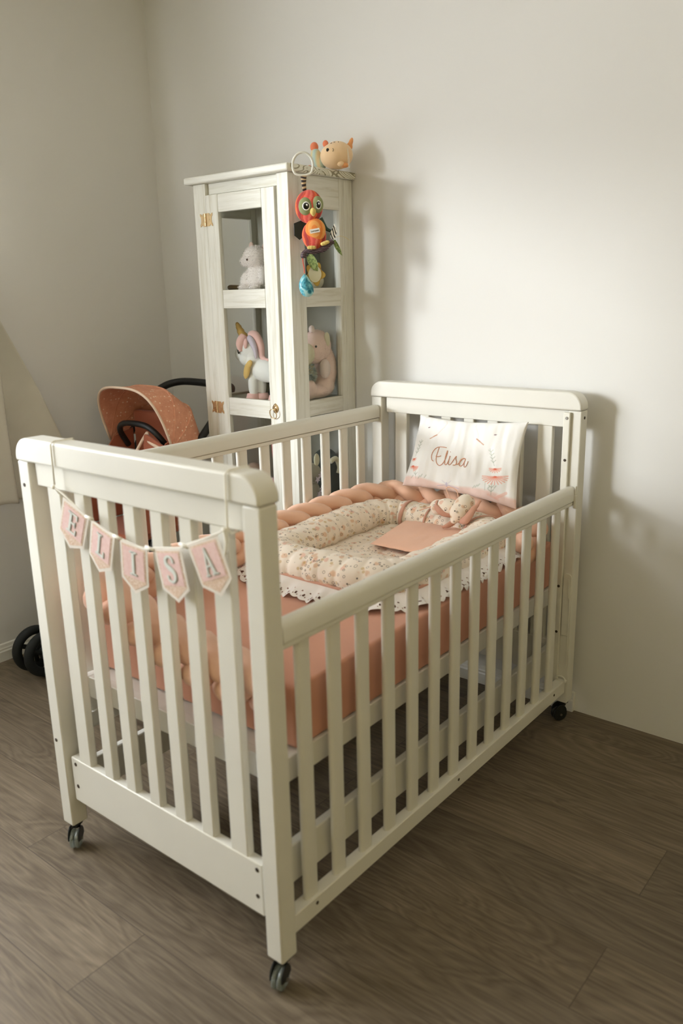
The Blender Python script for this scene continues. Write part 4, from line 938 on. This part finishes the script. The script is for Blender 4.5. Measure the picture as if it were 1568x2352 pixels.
# ------------------------------------------------------------------ hanging owl toy
ow = thing('owl_clip_toy', 'striped coral plush owl toy hanging from a white ring at the cabinet corner', 'hanging toy', (-0.85, 1.15, 1.58))
OC = Vector((-0.835, 1.117, 1.571)); ov = (CP-OC); ov.z = 0; ov.normalize(); orr = Vector((-ov.y, ov.x, 0)); S_ = 1/728.0
OQ = Matrix((orr, ov, Vector((0, 0, 1)))).transposed()
def op(cx, cy, f=0.0):   # a place on the toy, measured on its front in millimetre-like units from the close-up
    return OC + orr*((cx-575)*0.1276*S_) + Vector((0, 0, -(cy-800)*0.1276*S_)) + ov*f
def orad(a, b, c): return (a*0.1276*S_, c, b*0.1276*S_)
def owl_ball(name, cen, rad, rotz, colf, nseg=96):
    bm = bmesh.new(); bmesh.ops.create_uvsphere(bm, u_segments=nseg, v_segments=nseg//2, radius=1)
    lay = bm.loops.layers.color.new('Col')
    for f in bm.faces:
        for l_ in f.loops: l_[lay] = colf(l_.vert.co)
    m = Matrix.Translation(cen) @ (OQ @ RY(rotz)).to_4x4() @ Matrix.Diagonal((*rad, 1))
    bmesh.ops.transform(bm, matrix=m, verts=bm.verts)
    return obj(name, bm, M_OWLV, ow, smooth=True)
SC_ = [(222, 92, 74), (236, 112, 96), (178, 66, 56), (240, 130, 112), (200, 78, 58), (236, 120, 70), (226, 92, 84), (160, 62, 60)]
def stripes(co, freq=9):
    a = math.atan2(co.x, co.y+0.35)*freq/1.4 + 0.35*math.sin(co.z*6)
    k = math.floor(a); c = SC_[(k*5+3) % 8]
    return (c[0]/255, c[1]/255, c[2]/255, 1)
owl_ball('head', op(550, 600), orad(248, 285, 0.026), 0.06, lambda co: stripes(co, 8))
def body_c(co):
    return stripes(co, 9)
owl_ball('body', op(625, 1090, -0.004), orad(218, 250, 0.024), -0.10, body_c)
def belly_c(co):
    w = math.sin(9*math.hypot(co.x*1.2, co.z-0.1)+2*co.x); return (0.925, 0.55, 0.27, 1) if w > 0.1 else (0.95, 0.67, 0.38, 1)
owl_ball('belly', op(652, 1000, 0.010), orad(182, 200, 0.0135), -0.12, belly_c)
M_OLV = m_cloth('olive_felt', (146, 152, 108), sheen=0.1)
bm = bmesh.new()
for c_, r_ in ((op(494, 602, 0.0180), orad(132, 158, 0.0125)), (op(700, 575, 0.0165), orad(108, 146, 0.0125))): ell(bm, c_, r_, OQ)
obj('eye_mask', bm, M_OLV, ow, smooth=True, remesh=0.0012)
for cx, cy, s, f in ((500, 602, 1.0, 0.0285), (718, 585, 0.72, 0.0268)):
    for nm, k, mt, df, dx, dy in (('eye_ring', 70, M_WHT, 0, 0, 0), ('pupil', 54, M_EYE, 0.0013, 0, 0), ('glint', 16, M_WHT, 0.0030, 14, -18)):
        bm = bmesh.new(); ell(bm, op(cx+dx*s, cy+dy, f+df), orad(k*s, k*1.08, 0.0024), OQ, 3); obj(nm, bm, mt, ow, smooth=True)
M_YEL = m_cloth('pale_yellow_plush', (222, 196, 116))
plush('beak', [(op(618, 700, 0.032), orad(54, 66, 0.011), OQ), (op(622, 745, 0.031), orad(28, 34, 0.008), OQ)], M_YEL, ow, vox=0.0012)
for c_, a_ in (((572, 1300), 0), ((815, 1230), -0.35)):
    plush('foot', [(op(c_[0]-40, c_[1]+abs(a_)*40, 0.024), orad(42, 34, 0.008), OQ), (op(c_[0], c_[1], 0.025), orad(46, 36, 0.008), OQ), (op(c_[0]+42, c_[1]-abs(a_)*50, 0.024), orad(42, 32, 0.008), OQ)], M_YEL, ow, vox=0.0012)
M_WINGK = m_simple('black_satin', (14, 16, 14), 0.35)
bm = bmesh.new(); prism(bm, [(-0.021, 0.020), (0.018, 0.034), (0.022, -0.010), (-0.004, -0.030), (-0.021, -0.016)], 0.004, Matrix.Translation(op(385, 985, -0.012)) @ OQ.to_4x4() @ Matrix(((1, 0, 0, 0), (0, 0, 1, 0), (0, 1, 0, 0), (0, 0, 0, 1)))); obj('wing', bm, M_WINGK, ow, bevel=0.001)
bm = bmesh.new(); sweep(bm, catmull([op(745, 800, 0), op(800, 900, 0), op(850, 980, 0.002), op(930, 1020, 0.004)], 6), lambda t: 0.0078-0.003*t, 12); obj('wing', bm, m_simple('dark_green_satin', (24, 62, 48), 0.3), ow, smooth=True)
t = NT('black_pink_stripe', 0.6); v = t.coord((1, 1, 1)); w_ = t.n('ShaderNodeTexWave'); w_.bands_direction = 'Z'; w_.inputs['Scale'].default_value = 70; w_.inputs['Distortion'].default_value = 3; t.l(v, w_.inputs['Vector']); t.col(t.ramp(w_.outputs['Fac'], [(0.45, lin((16, 14, 16))), (0.8, lin((44, 34, 42))), (0.95, lin((170, 130, 140)))])); M_BRN = t.m
bm = bmesh.new(); sweep(bm, catmull([op(425, 1470, 0.012), op(430, 1400, 0.014), op(500, 1350, 0.014), op(620, 1370, 0.014), op(760, 1335, 0.014), op(880, 1260, 0.014), op(955, 1190, 0.012)], 8), lambda t: 0.0082+0.0012*math.sin(t*20), 14); obj('branch', bm, M_BRN, ow, smooth=True)
t = NT('zebra_crinkle', 0.5); v = t.coord((1, 1, 0.5)); w_ = t.n('ShaderNodeTexWave'); w_.bands_direction = 'DIAGONAL'; w_.inputs['Scale'].default_value = 60; w_.inputs['Distortion'].default_value = 5; t.l(v, w_.inputs['Vector']); t.col(t.ramp(w_.outputs['Fac'], [(0.42, lin((14, 14, 14))), (0.55, lin((236, 230, 216)))])); M_ZEB = t.m
OM = lambda f=0.0: Matrix.Identity(4)
def leaf(name, P, mt, th=0.0012):
    bm = bmesh.new(); a = [bm.verts.new(op(x, y, f)) for x, y, f in P]; fc = bm.faces.new(a)
    r = bmesh.ops.extrude_face_region(bm, geom=[fc]); vs = [g_ for g_ in r['geom'] if isinstance(g_, bmesh.types.BMVert)]
    bmesh.ops.translate(bm, verts=vs, vec=-ov*th)
    return obj(name, bm, mt, ow)
leaf('zebra_leaf', [(945, 1170, .010), (915, 1070, .010), (950, 980, .010), (990, 895, .010), (1015, 960, .012), (1035, 1030, .012), (1015, 1110, .012), (990, 1165, .012)], M_ZEB)
t = NT('green_print_leaf', 0.7); v = t.coord(); t.col(t.ramp(t.noise(v, 160, 3), [(0.42, lin((96, 116, 60))), (0.55, lin((142, 158, 96)))])); M_LEAF = t.m
leaf('green_leaf', [(965, 1180, .008), (1005, 1170, .008), (1055, 1250, .010), (1100, 1350, .010), (1125, 1450, .008), (1060, 1400, .010), (1000, 1320, .010), (970, 1250, .010)], M_LEAF)
leaf('green_leaf', [(545, 1395, .016), (590, 1420, .020), (650, 1500, .022), (678, 1590, .022), (680, 1708, .018), (600, 1690, .022), (530, 1620, .022), (490, 1540, .020), (480, 1460, .018)], M_LEAF)
# star shaped mirror
bm = bmesh.new(); out = []
mc = op(622, 1755, 0.006)
for k in range(60):
    a = 2*PI*k/60; r = 0.0285+0.0055*math.cos(5*a+0.6); out.append((r*math.cos(a), r*math.sin(a)*1.12))
prism(bm, out, 0.005, Matrix.Translation(mc) @ OQ.to_4x4() @ Matrix(((1, 0, 0, 0), (0, 0, 1, -0.005), (0, 1, 0, 0), (0, 0, 0, 1)))); obj('star_frame', bm, m_simple('mustard_fleece', (178, 146, 66), 0.85), ow, bevel=0.0015)
bm = bmesh.new(); lathe(bm, [(0.0001, 0.0008), (1, 0.0008), (1, 0), (0.0001, 0)], (0, 0, 0), 'Z', 40); bmesh.ops.transform(bm, matrix=Matrix.Translation(op(620, 1755, 0.0066)) @ OQ.to_4x4() @ Matrix(((0.0205, 0, 0, 0), (0, 0, 1, 0), (0, 0.0255, 0, 0), (0, 0, 0, 1))), verts=bm.verts)
obj('mirror', bm, m_simple('soft_mirror', (236, 236, 228), 0.22, 0.85, var=0.01), ow)
bm = bmesh.new(); sweep(bm, catmull([op(405, 1460, 0.012), op(412, 1560, 0.010), op(428, 1650, 0.008), op(428, 1735, 0.008)], 6), 0.0016, 8); obj('red_cord', bm, m_simple('coral_cord', (226, 96, 74), 0.7), ow, smooth=True)
t = NT('turquoise_satin', 0.3); v = t.coord(); t.col(t.ramp(t.noise(v, 45, 2, 0.5, 1.0), [(0.38, lin((28, 110, 128))), (0.5, lin((84, 172, 190))), (0.62, lin((176, 220, 220)))])); 
bm = bmesh.new(); P_ = [(440, 1725), (500, 1800), (560, 1900), (600, 2020), (592, 2100), (540, 2150), (450, 2172), (370, 2130), (320, 2030), (312, 1930), (340, 1840), (390, 1770)]
ctr = op(450, 1985, 0.008); rr_ = [op(x, y, 0.008) for x, y in P_]
rings_ = []
for s, f in ((0.0, 0.014), (0.35, 0.0135), (0.7, 0.0095), (0.9, 0.005), (1.0, 0.0), (0.9, -0.005), (0.7, -0.0095), (0.35, -0.0135), (0.0, -0.014)):
    rings_.append([bm.verts.new(ctr.lerp(q, max(s, 0.01))+ov*f) for q in rr_])
for A_, B_ in zip(rings_, rings_[1:]):
    for k in range(12): bm.faces.new((A_[k], A_[(k+1) % 12], B_[(k+1) % 12], B_[k]))
bm.faces.new(rings_[0]); bm.faces.new(rings_[-1][::-1])
obj('teether_drop', bm, t.m, ow, smooth=True, subd=1)
# label patch with its word
lm = Matrix.Translation(op(640, 1018, 0.0262)) @ (OQ @ RY(-0.16)).to_4x4() @ Matrix(((1, 0, 0, 0), (0, 0, -1, 0), (0, 1, 0, 0), (0, 0, 0, 1)))
bm = bmesh.new(); prism(bm, [(-0.0152, -0.0062), (0.0152, -0.0062), (0.0152, 0.0062), (-0.0152, 0.0062)], -0.0008, lm); patch = obj('label_patch', bm, M_WHT, ow)
def text_mesh(body, size):
    cu = bpy.data.curves.new('t', 'FONT'); cu.body = body; cu.size = size; cu.align_x = 'CENTER'; cu.align_y = 'CENTER'; cu.extrude = 0.0002
    o = bpy.data.objects.new('t', cu); C.objects.link(o); dg = bpy.context.evaluated_depsgraph_get(); dg.update()
    me = bpy.data.meshes.new_from_object(o.evaluated_get(dg)); bpy.data.objects.remove(o); return me
me = text_mesh('Lamaze', 0.0085); bm = bmesh.new(); bm.from_mesh(me)
bmesh.ops.transform(bm, matrix=Matrix.Translation(op(640, 1018, 0.0272)) @ (OQ @ RY(-0.16)).to_4x4() @ Matrix(((-1, 0, 0, 0), (0, 0, 1, 0), (0, 1, 0, 0), (0, 0, 0, 1))) @ Matrix.Diagonal((-1, 1, 1, 1)), verts=bm.verts)
obj('lettering', bm, M_EYE, patch)
# strap and ring
t = NT('striped_strap', 0.6); v = t.coord(); w_ = t.n('ShaderNodeTexWave'); w_.bands_direction = 'Z'; w_.inputs['Scale'].default_value = 26; w_.inputs['Distortion'].default_value = 4; t.l(v, w_.inputs['Vector']); t.col(t.ramp(w_.outputs['Fac'], [(0.25, lin((20, 18, 16))), (0.4, lin((150, 78, 50))), (0.6, lin((80, 120, 116))), (0.8, lin((206, 176, 130)))])); 
bm = bmesh.new(); sweep(bm, catmull([op(470, 95, 0.004), op(470, 150, 0.008), op(470, 220, 0.006), op(480, 330, 0.0)], 6), lambda t: 0.0095-0.0035*t, 12, flat=0.35, up=orr); obj('strap', bm, t.m, ow, smooth=True)
rc = Vector((-0.868, 1.124, 1.7225)); rc = op(462, -90, 0.0) ; rc.x = max(rc.x, -0.868)
bm = bmesh.new(); sweep(bm, [rc + orr*0.0315*math.sin(a) + Vector((0, 0, 0.037*math.cos(a) if math.cos(a) > -0.62 else -0.023-0.006*(-math.cos(a)-0.62)/0.38)) for a in [2*PI*k/48 for k in range(48)]], 0.0038, 12, closed=True, up=ov)
obj('hanging_ring', bm, M_PLAST, ow, smooth=True, label='white plastic hanging ring')
bm = bmesh.new(); sweep(bm, catmull([op(1000, 1150, 0.006), op(1060, 1115, 0.01), op(1160, 1125, 0.01), op(1260, 1185, 0.006)], 6), 0.0005, 5); obj('thread', bm, M_YEL, ow)

# ------------------------------------------------------------------ stroller left of the cabinet
st = thing('stroller', 'folded-up black stroller with a terracotta dotted hood beside the cabinet', 'stroller', (-1.53, 0.85, 0))
st['label'] = 'black stroller with a dotted terracotta hood standing left of the cabinet'
t = NT('terracotta_dotted_canvas', 0.9, spec=0.15); v = t.coord()
dd = t.voro(v, 62, 0.55); dl = t.voro(v, 27, 0.9); base = t.ramp(t.noise(v, 30, 5, 0.7), [(0.3, lin((204, 140, 112))), (0.6, lin((220, 158, 128))), (0.75, lin((230, 180, 152)))])
t.col(t.mix(t.ramp(dd, [(0.16, (0.9,)*3), (0.22, (0, 0, 0))]), base, lin((240, 214, 188)))); t.bump(t.noise(v, 24, 3), 0.4, 0.006); M_HOOD = t.m
M_TERRA = m_cloth('terracotta_seat_fabric', (164, 96, 72)); M_PALEP = m_cloth('cream_hood_piping', (226, 200, 176))
PVY, PVZ = 0.905, 0.822; HX0, HX1 = -1.700, -1.335
xc_ = (HX0+HX1)/2; hw = (HX1-HX0)/2
def hood_pt(th, ph, k=1.0):
    """th: arc angle forward(0)->up(90)->back(180), ph: 0..PI across from left pivot to right pivot"""
    r = 0.208*k; c = math.cos(ph); s = math.sin(ph)
    sx = -1 if c > 0 else 1
    x = xc_ - hw*math.copysign(abs(c)**0.62, c); rr = r*(abs(s)**0.60)
    return Vector((x, PVY - rr*math.cos(th), PVZ + rr*math.sin(th)))
TH0, TH1 = math.radians(72), math.radians(176)
bm = bmesh.new(); na, nb = 48, 44; gg = []
for i in range(na+1):
    th = TH0+(TH1-TH0)*i/na; k = 1-0.05*abs(math.sin(i/na*PI*3))**0.8*1.0; k2 = k*(1.08-0.10*i/na)
    gg.append([bm.verts.new(hood_pt(th, PI*j/nb, k2)) for j in range(nb+1)])
for i in range(na):
    for j in range(nb): bm.faces.new((gg[i][j], gg[i][j+1], gg[i+1][j+1], gg[i+1][j]))
hood = obj('hood', bm, M_HOOD, st, smooth=True, solid=0.003)
bm = bmesh.new(); sweep(bm, [hood_pt(TH0-0.01, PI*j/40, 1.085) for j in range(41)], 0.0045, 8); obj('brim_piping', bm, M_PALEP, hood, smooth=True)
for i, th in enumerate((math.radians(104), math.radians(138))):
    bm = bmesh.new(); sweep(bm, [hood_pt(th, PI*j/40, 1.03-0.03*i) for j in range(41)], 0.004, 8); obj('hood_rib', bm, M_HOOD, hood, smooth=True)
bm = bmesh.new(); sweep(bm, catmull([(HX0+0.005, 0.98, 0.82), (HX0+0.003, 1.09, 0.945), (HX0+0.006, 1.17, 0.996), (HX0+0.05, 1.232, 1.014), (xc_, 1.25, 1.012), (HX1-0.06, 1.245, 1.008), (HX1-0.025, 1.225, 0.99), (HX1-0.02, 1.16, 0.93), (HX1-0.02, 1.02, 0.80)], 8), 0.0145, 14); obj('handlebar', bm, M_BLKTUBE, st, smooth=True)
# frame
for x in (HX0+0.02, HX1-0.02):
    bm = bmesh.new(); sweep(bm, catmull([(x, 1.02, 0.80), (x, 0.90, 0.62), (x, 0.72, 0.38), (x*1.0, 0.56, 0.16)], 6), 0.013, 12); obj('frame_tube', bm, M_BLKTUBE, st, smooth=True)
    bm = bmesh.new(); sweep(bm, [(x, 0.93, 0.66), (x, 1.06, 0.30), (x, 1.15, 0.12)], 0.012, 12); obj('frame_tube', bm, M_BLKTUBE, st, smooth=True)
bm = bmesh.new(); sweep(bm, catmull([(HX0+0.05, 0.95, 0.80), (HX0+0.06, 0.91, 0.86), (HX0+0.10, 0.895, 0.892), (xc_, 0.89, 0.900), (HX1-0.12, 0.895, 0.892), (HX1-0.08, 0.91, 0.86), (HX1-0.07, 0.95, 0.80)], 8), 0.011, 12); obj('bumper_bar', bm, M_BLKTUBE, st, smooth=True)
bm = bmesh.new()
box(bm, HX0+0.035, HX1-0.035, 0.99, 1.02, 0.52, 0.93); box(bm, HX0+0.035, HX1-0.035, 0.72, 1.0, 0.50, 0.53)
obj('seat', bm, M_TERRA, st, bevel=0.012, seg=3)
for x in (HX0+0.03, HX1-0.03):
    bm = bmesh.new(); prism(bm, [(0.99, 0.53), (0.74, 0.53), (0.80, 0.72), (0.90, 0.84), (0.99, 0.86)], 0.006, Matrix(((0, 0, 1, x-0.003), (1, 0, 0, 0), (0, 1, 0, 0), (0, 0, 0, 1)))); obj('side_wing', bm, M_TERRA, st, bevel=0.002)
bm = bmesh.new(); sweep(bm, catmull([(xc_+0.02, 0.80, 0.70), (xc_+0.03, 0.86, 0.80), (xc_+0.04, 0.90, 0.858), (xc_+0.055, 0.90, 0.866), (xc_+0.07, 0.89, 0.84), (xc_+0.15, 0.88, 0.822)], 6), 0.006, 8); obj('fabric_edge', bm, M_PALEP, st, smooth=True)
bm = bmesh.new(); pr = [(0.0, 0.0), (0.03, 0.165), (0.045, 0.165), (0.15, 0.125), (0.16, -0.02)]
prism(bm, pr, 0.01, Matrix(((1, 0, 0, xc_+0.02), (0.0, 0, 1, 0.885), (0, 1, 0, 0.70), (0, 0, 0, 1)))); obj('storm_flap', bm, M_TERRA, st, bevel=0.003)
bm = bmesh.new(); box(bm, HX0+0.04, HX1-0.04, 0.62, 1.12, 0.16, 0.20); box(bm, HX0+0.04, HX0+0.05, 0.62, 1.12, 0.20, 0.32); box(bm, HX1-0.05, HX1-0.04, 0.62, 1.12, 0.20, 0.32); box(bm, HX0+0.05, HX1-0.05, 1.11, 1.12, 0.20, 0.34); box(bm, HX0+0.05, HX1-0.05, 0.62, 0.63, 0.20, 0.28)
obj('basket', bm, M_BLKTUBE, st, bevel=0.008)
bm = bmesh.new(); box(bm, HX0+0.02, HX1-0.02, 0.60, 0.635, 0.28, 0.315); obj('footrest', bm, M_BLKTUBE, st, bevel=0.01)
def wheel(x, y, r, tr=0.0175, w=0.02):
    bm = bmesh.new(); sweep(bm, [(x, y+(r-tr)*math.cos(a), r+(r-tr)*math.sin(a)) for a in [2*PI*k/40 for k in range(40)]], tr, 12, closed=True, up=Vector((1, 0, 0)))
    lathe(bm, [(0.0001, -w), (0.022, -w), (0.024, 0), (0.022, w), (0.0001, w)], (x, y, r), 'X', 18)
    for k in range(3):
        a = 2*PI*k/3+0.6; sweep(bm, [(x, y, r), (x, y+(r-tr)*math.cos(a), r+(r-tr)*math.sin(a))], 0.009, 8)
    return obj('wheel', bm, M_BLACK, st, smooth=True)
for x in (-1.745, -1.665, -1.44, -1.36): wheel(x, 0.515, 0.088)
for x in (-1.73, -1.39): wheel(x, 1.17, 0.10)
bm = bmesh.new(); sweep(bm, [(-1.745, 0.515, 0.088), (-1.665, 0.515, 0.088)], 0.010, 10); sweep(bm, [(-1.44, 0.515, 0.088), (-1.36, 0.515, 0.088)], 0.010, 10); sweep(bm, [(-1.73, 1.17, 0.10), (-1.39, 1.17, 0.10)], 0.010, 10)
sweep(bm, [(-1.69, 0.53, 0.16), (-1.40, 0.53, 0.16)], 0.011, 10)
for x in (-1.705, -1.40): sweep(bm, [(x, 0.515, 0.088), (x, 0.545, 0.17)], 0.016, 10)
obj('axle', bm, M_BLKTUBE, st, smooth=True)

# ------------------------------------------------------------------ curtain beside the window
bm = bmesh.new(); nu, nv = 120, 90; g = []
for j in range(nv+1):
    z = 2.30 - (2.30-0.625)*j/nv; row = []; q = j/nv
    yr = 0.36 + 0.52*q**1.35; yl = -0.02 + 0.16*q
    for i in range(nu+1):
        f = i/nu; y = yl+(yr-yl)*f
        yv = 0.545+0.05*q; sm = lambda t: (lambda c: c*c*(3-2*c))(min(1, max(0, t)))
        d = (0.010+0.060*sm((y-yv)/0.15)) if y > yv else (0.010+0.120*sm((yv-y)/0.035))
        x = LX + 0.030*(1-q)+d*(0.25+0.75*sm(q*1.6)) + 0.009*math.sin(f*23+q*3)*(1-0.7*q) + 0.005*math.sin(f*9+q*6)
        row.append(bm.verts.new((max(x, LX+0.012), y, z+0.012*math.sin(f*PI*5.2)*q)))
    g.append(row)
for j in range(nv):
    for i in range(nu): bm.faces.new((g[j][i], g[j][i+1], g[j+1][i+1], g[j+1][i]))
tag(obj('curtain', bm, M_CURT, smooth=True, solid=0.0015), 'pale grey curtain drawn aside at the left wall', 'curtain')
bm = bmesh.new(); sweep(bm, [(LX+0.075, -1.95, 2.33), (LX+0.075, 0.46, 2.33)], 0.012, 12); o = obj('curtain_rod', bm, M_BLKTUBE, smooth=True); tag(o, 'dark curtain rod above the window at the left wall', 'curtain rod')
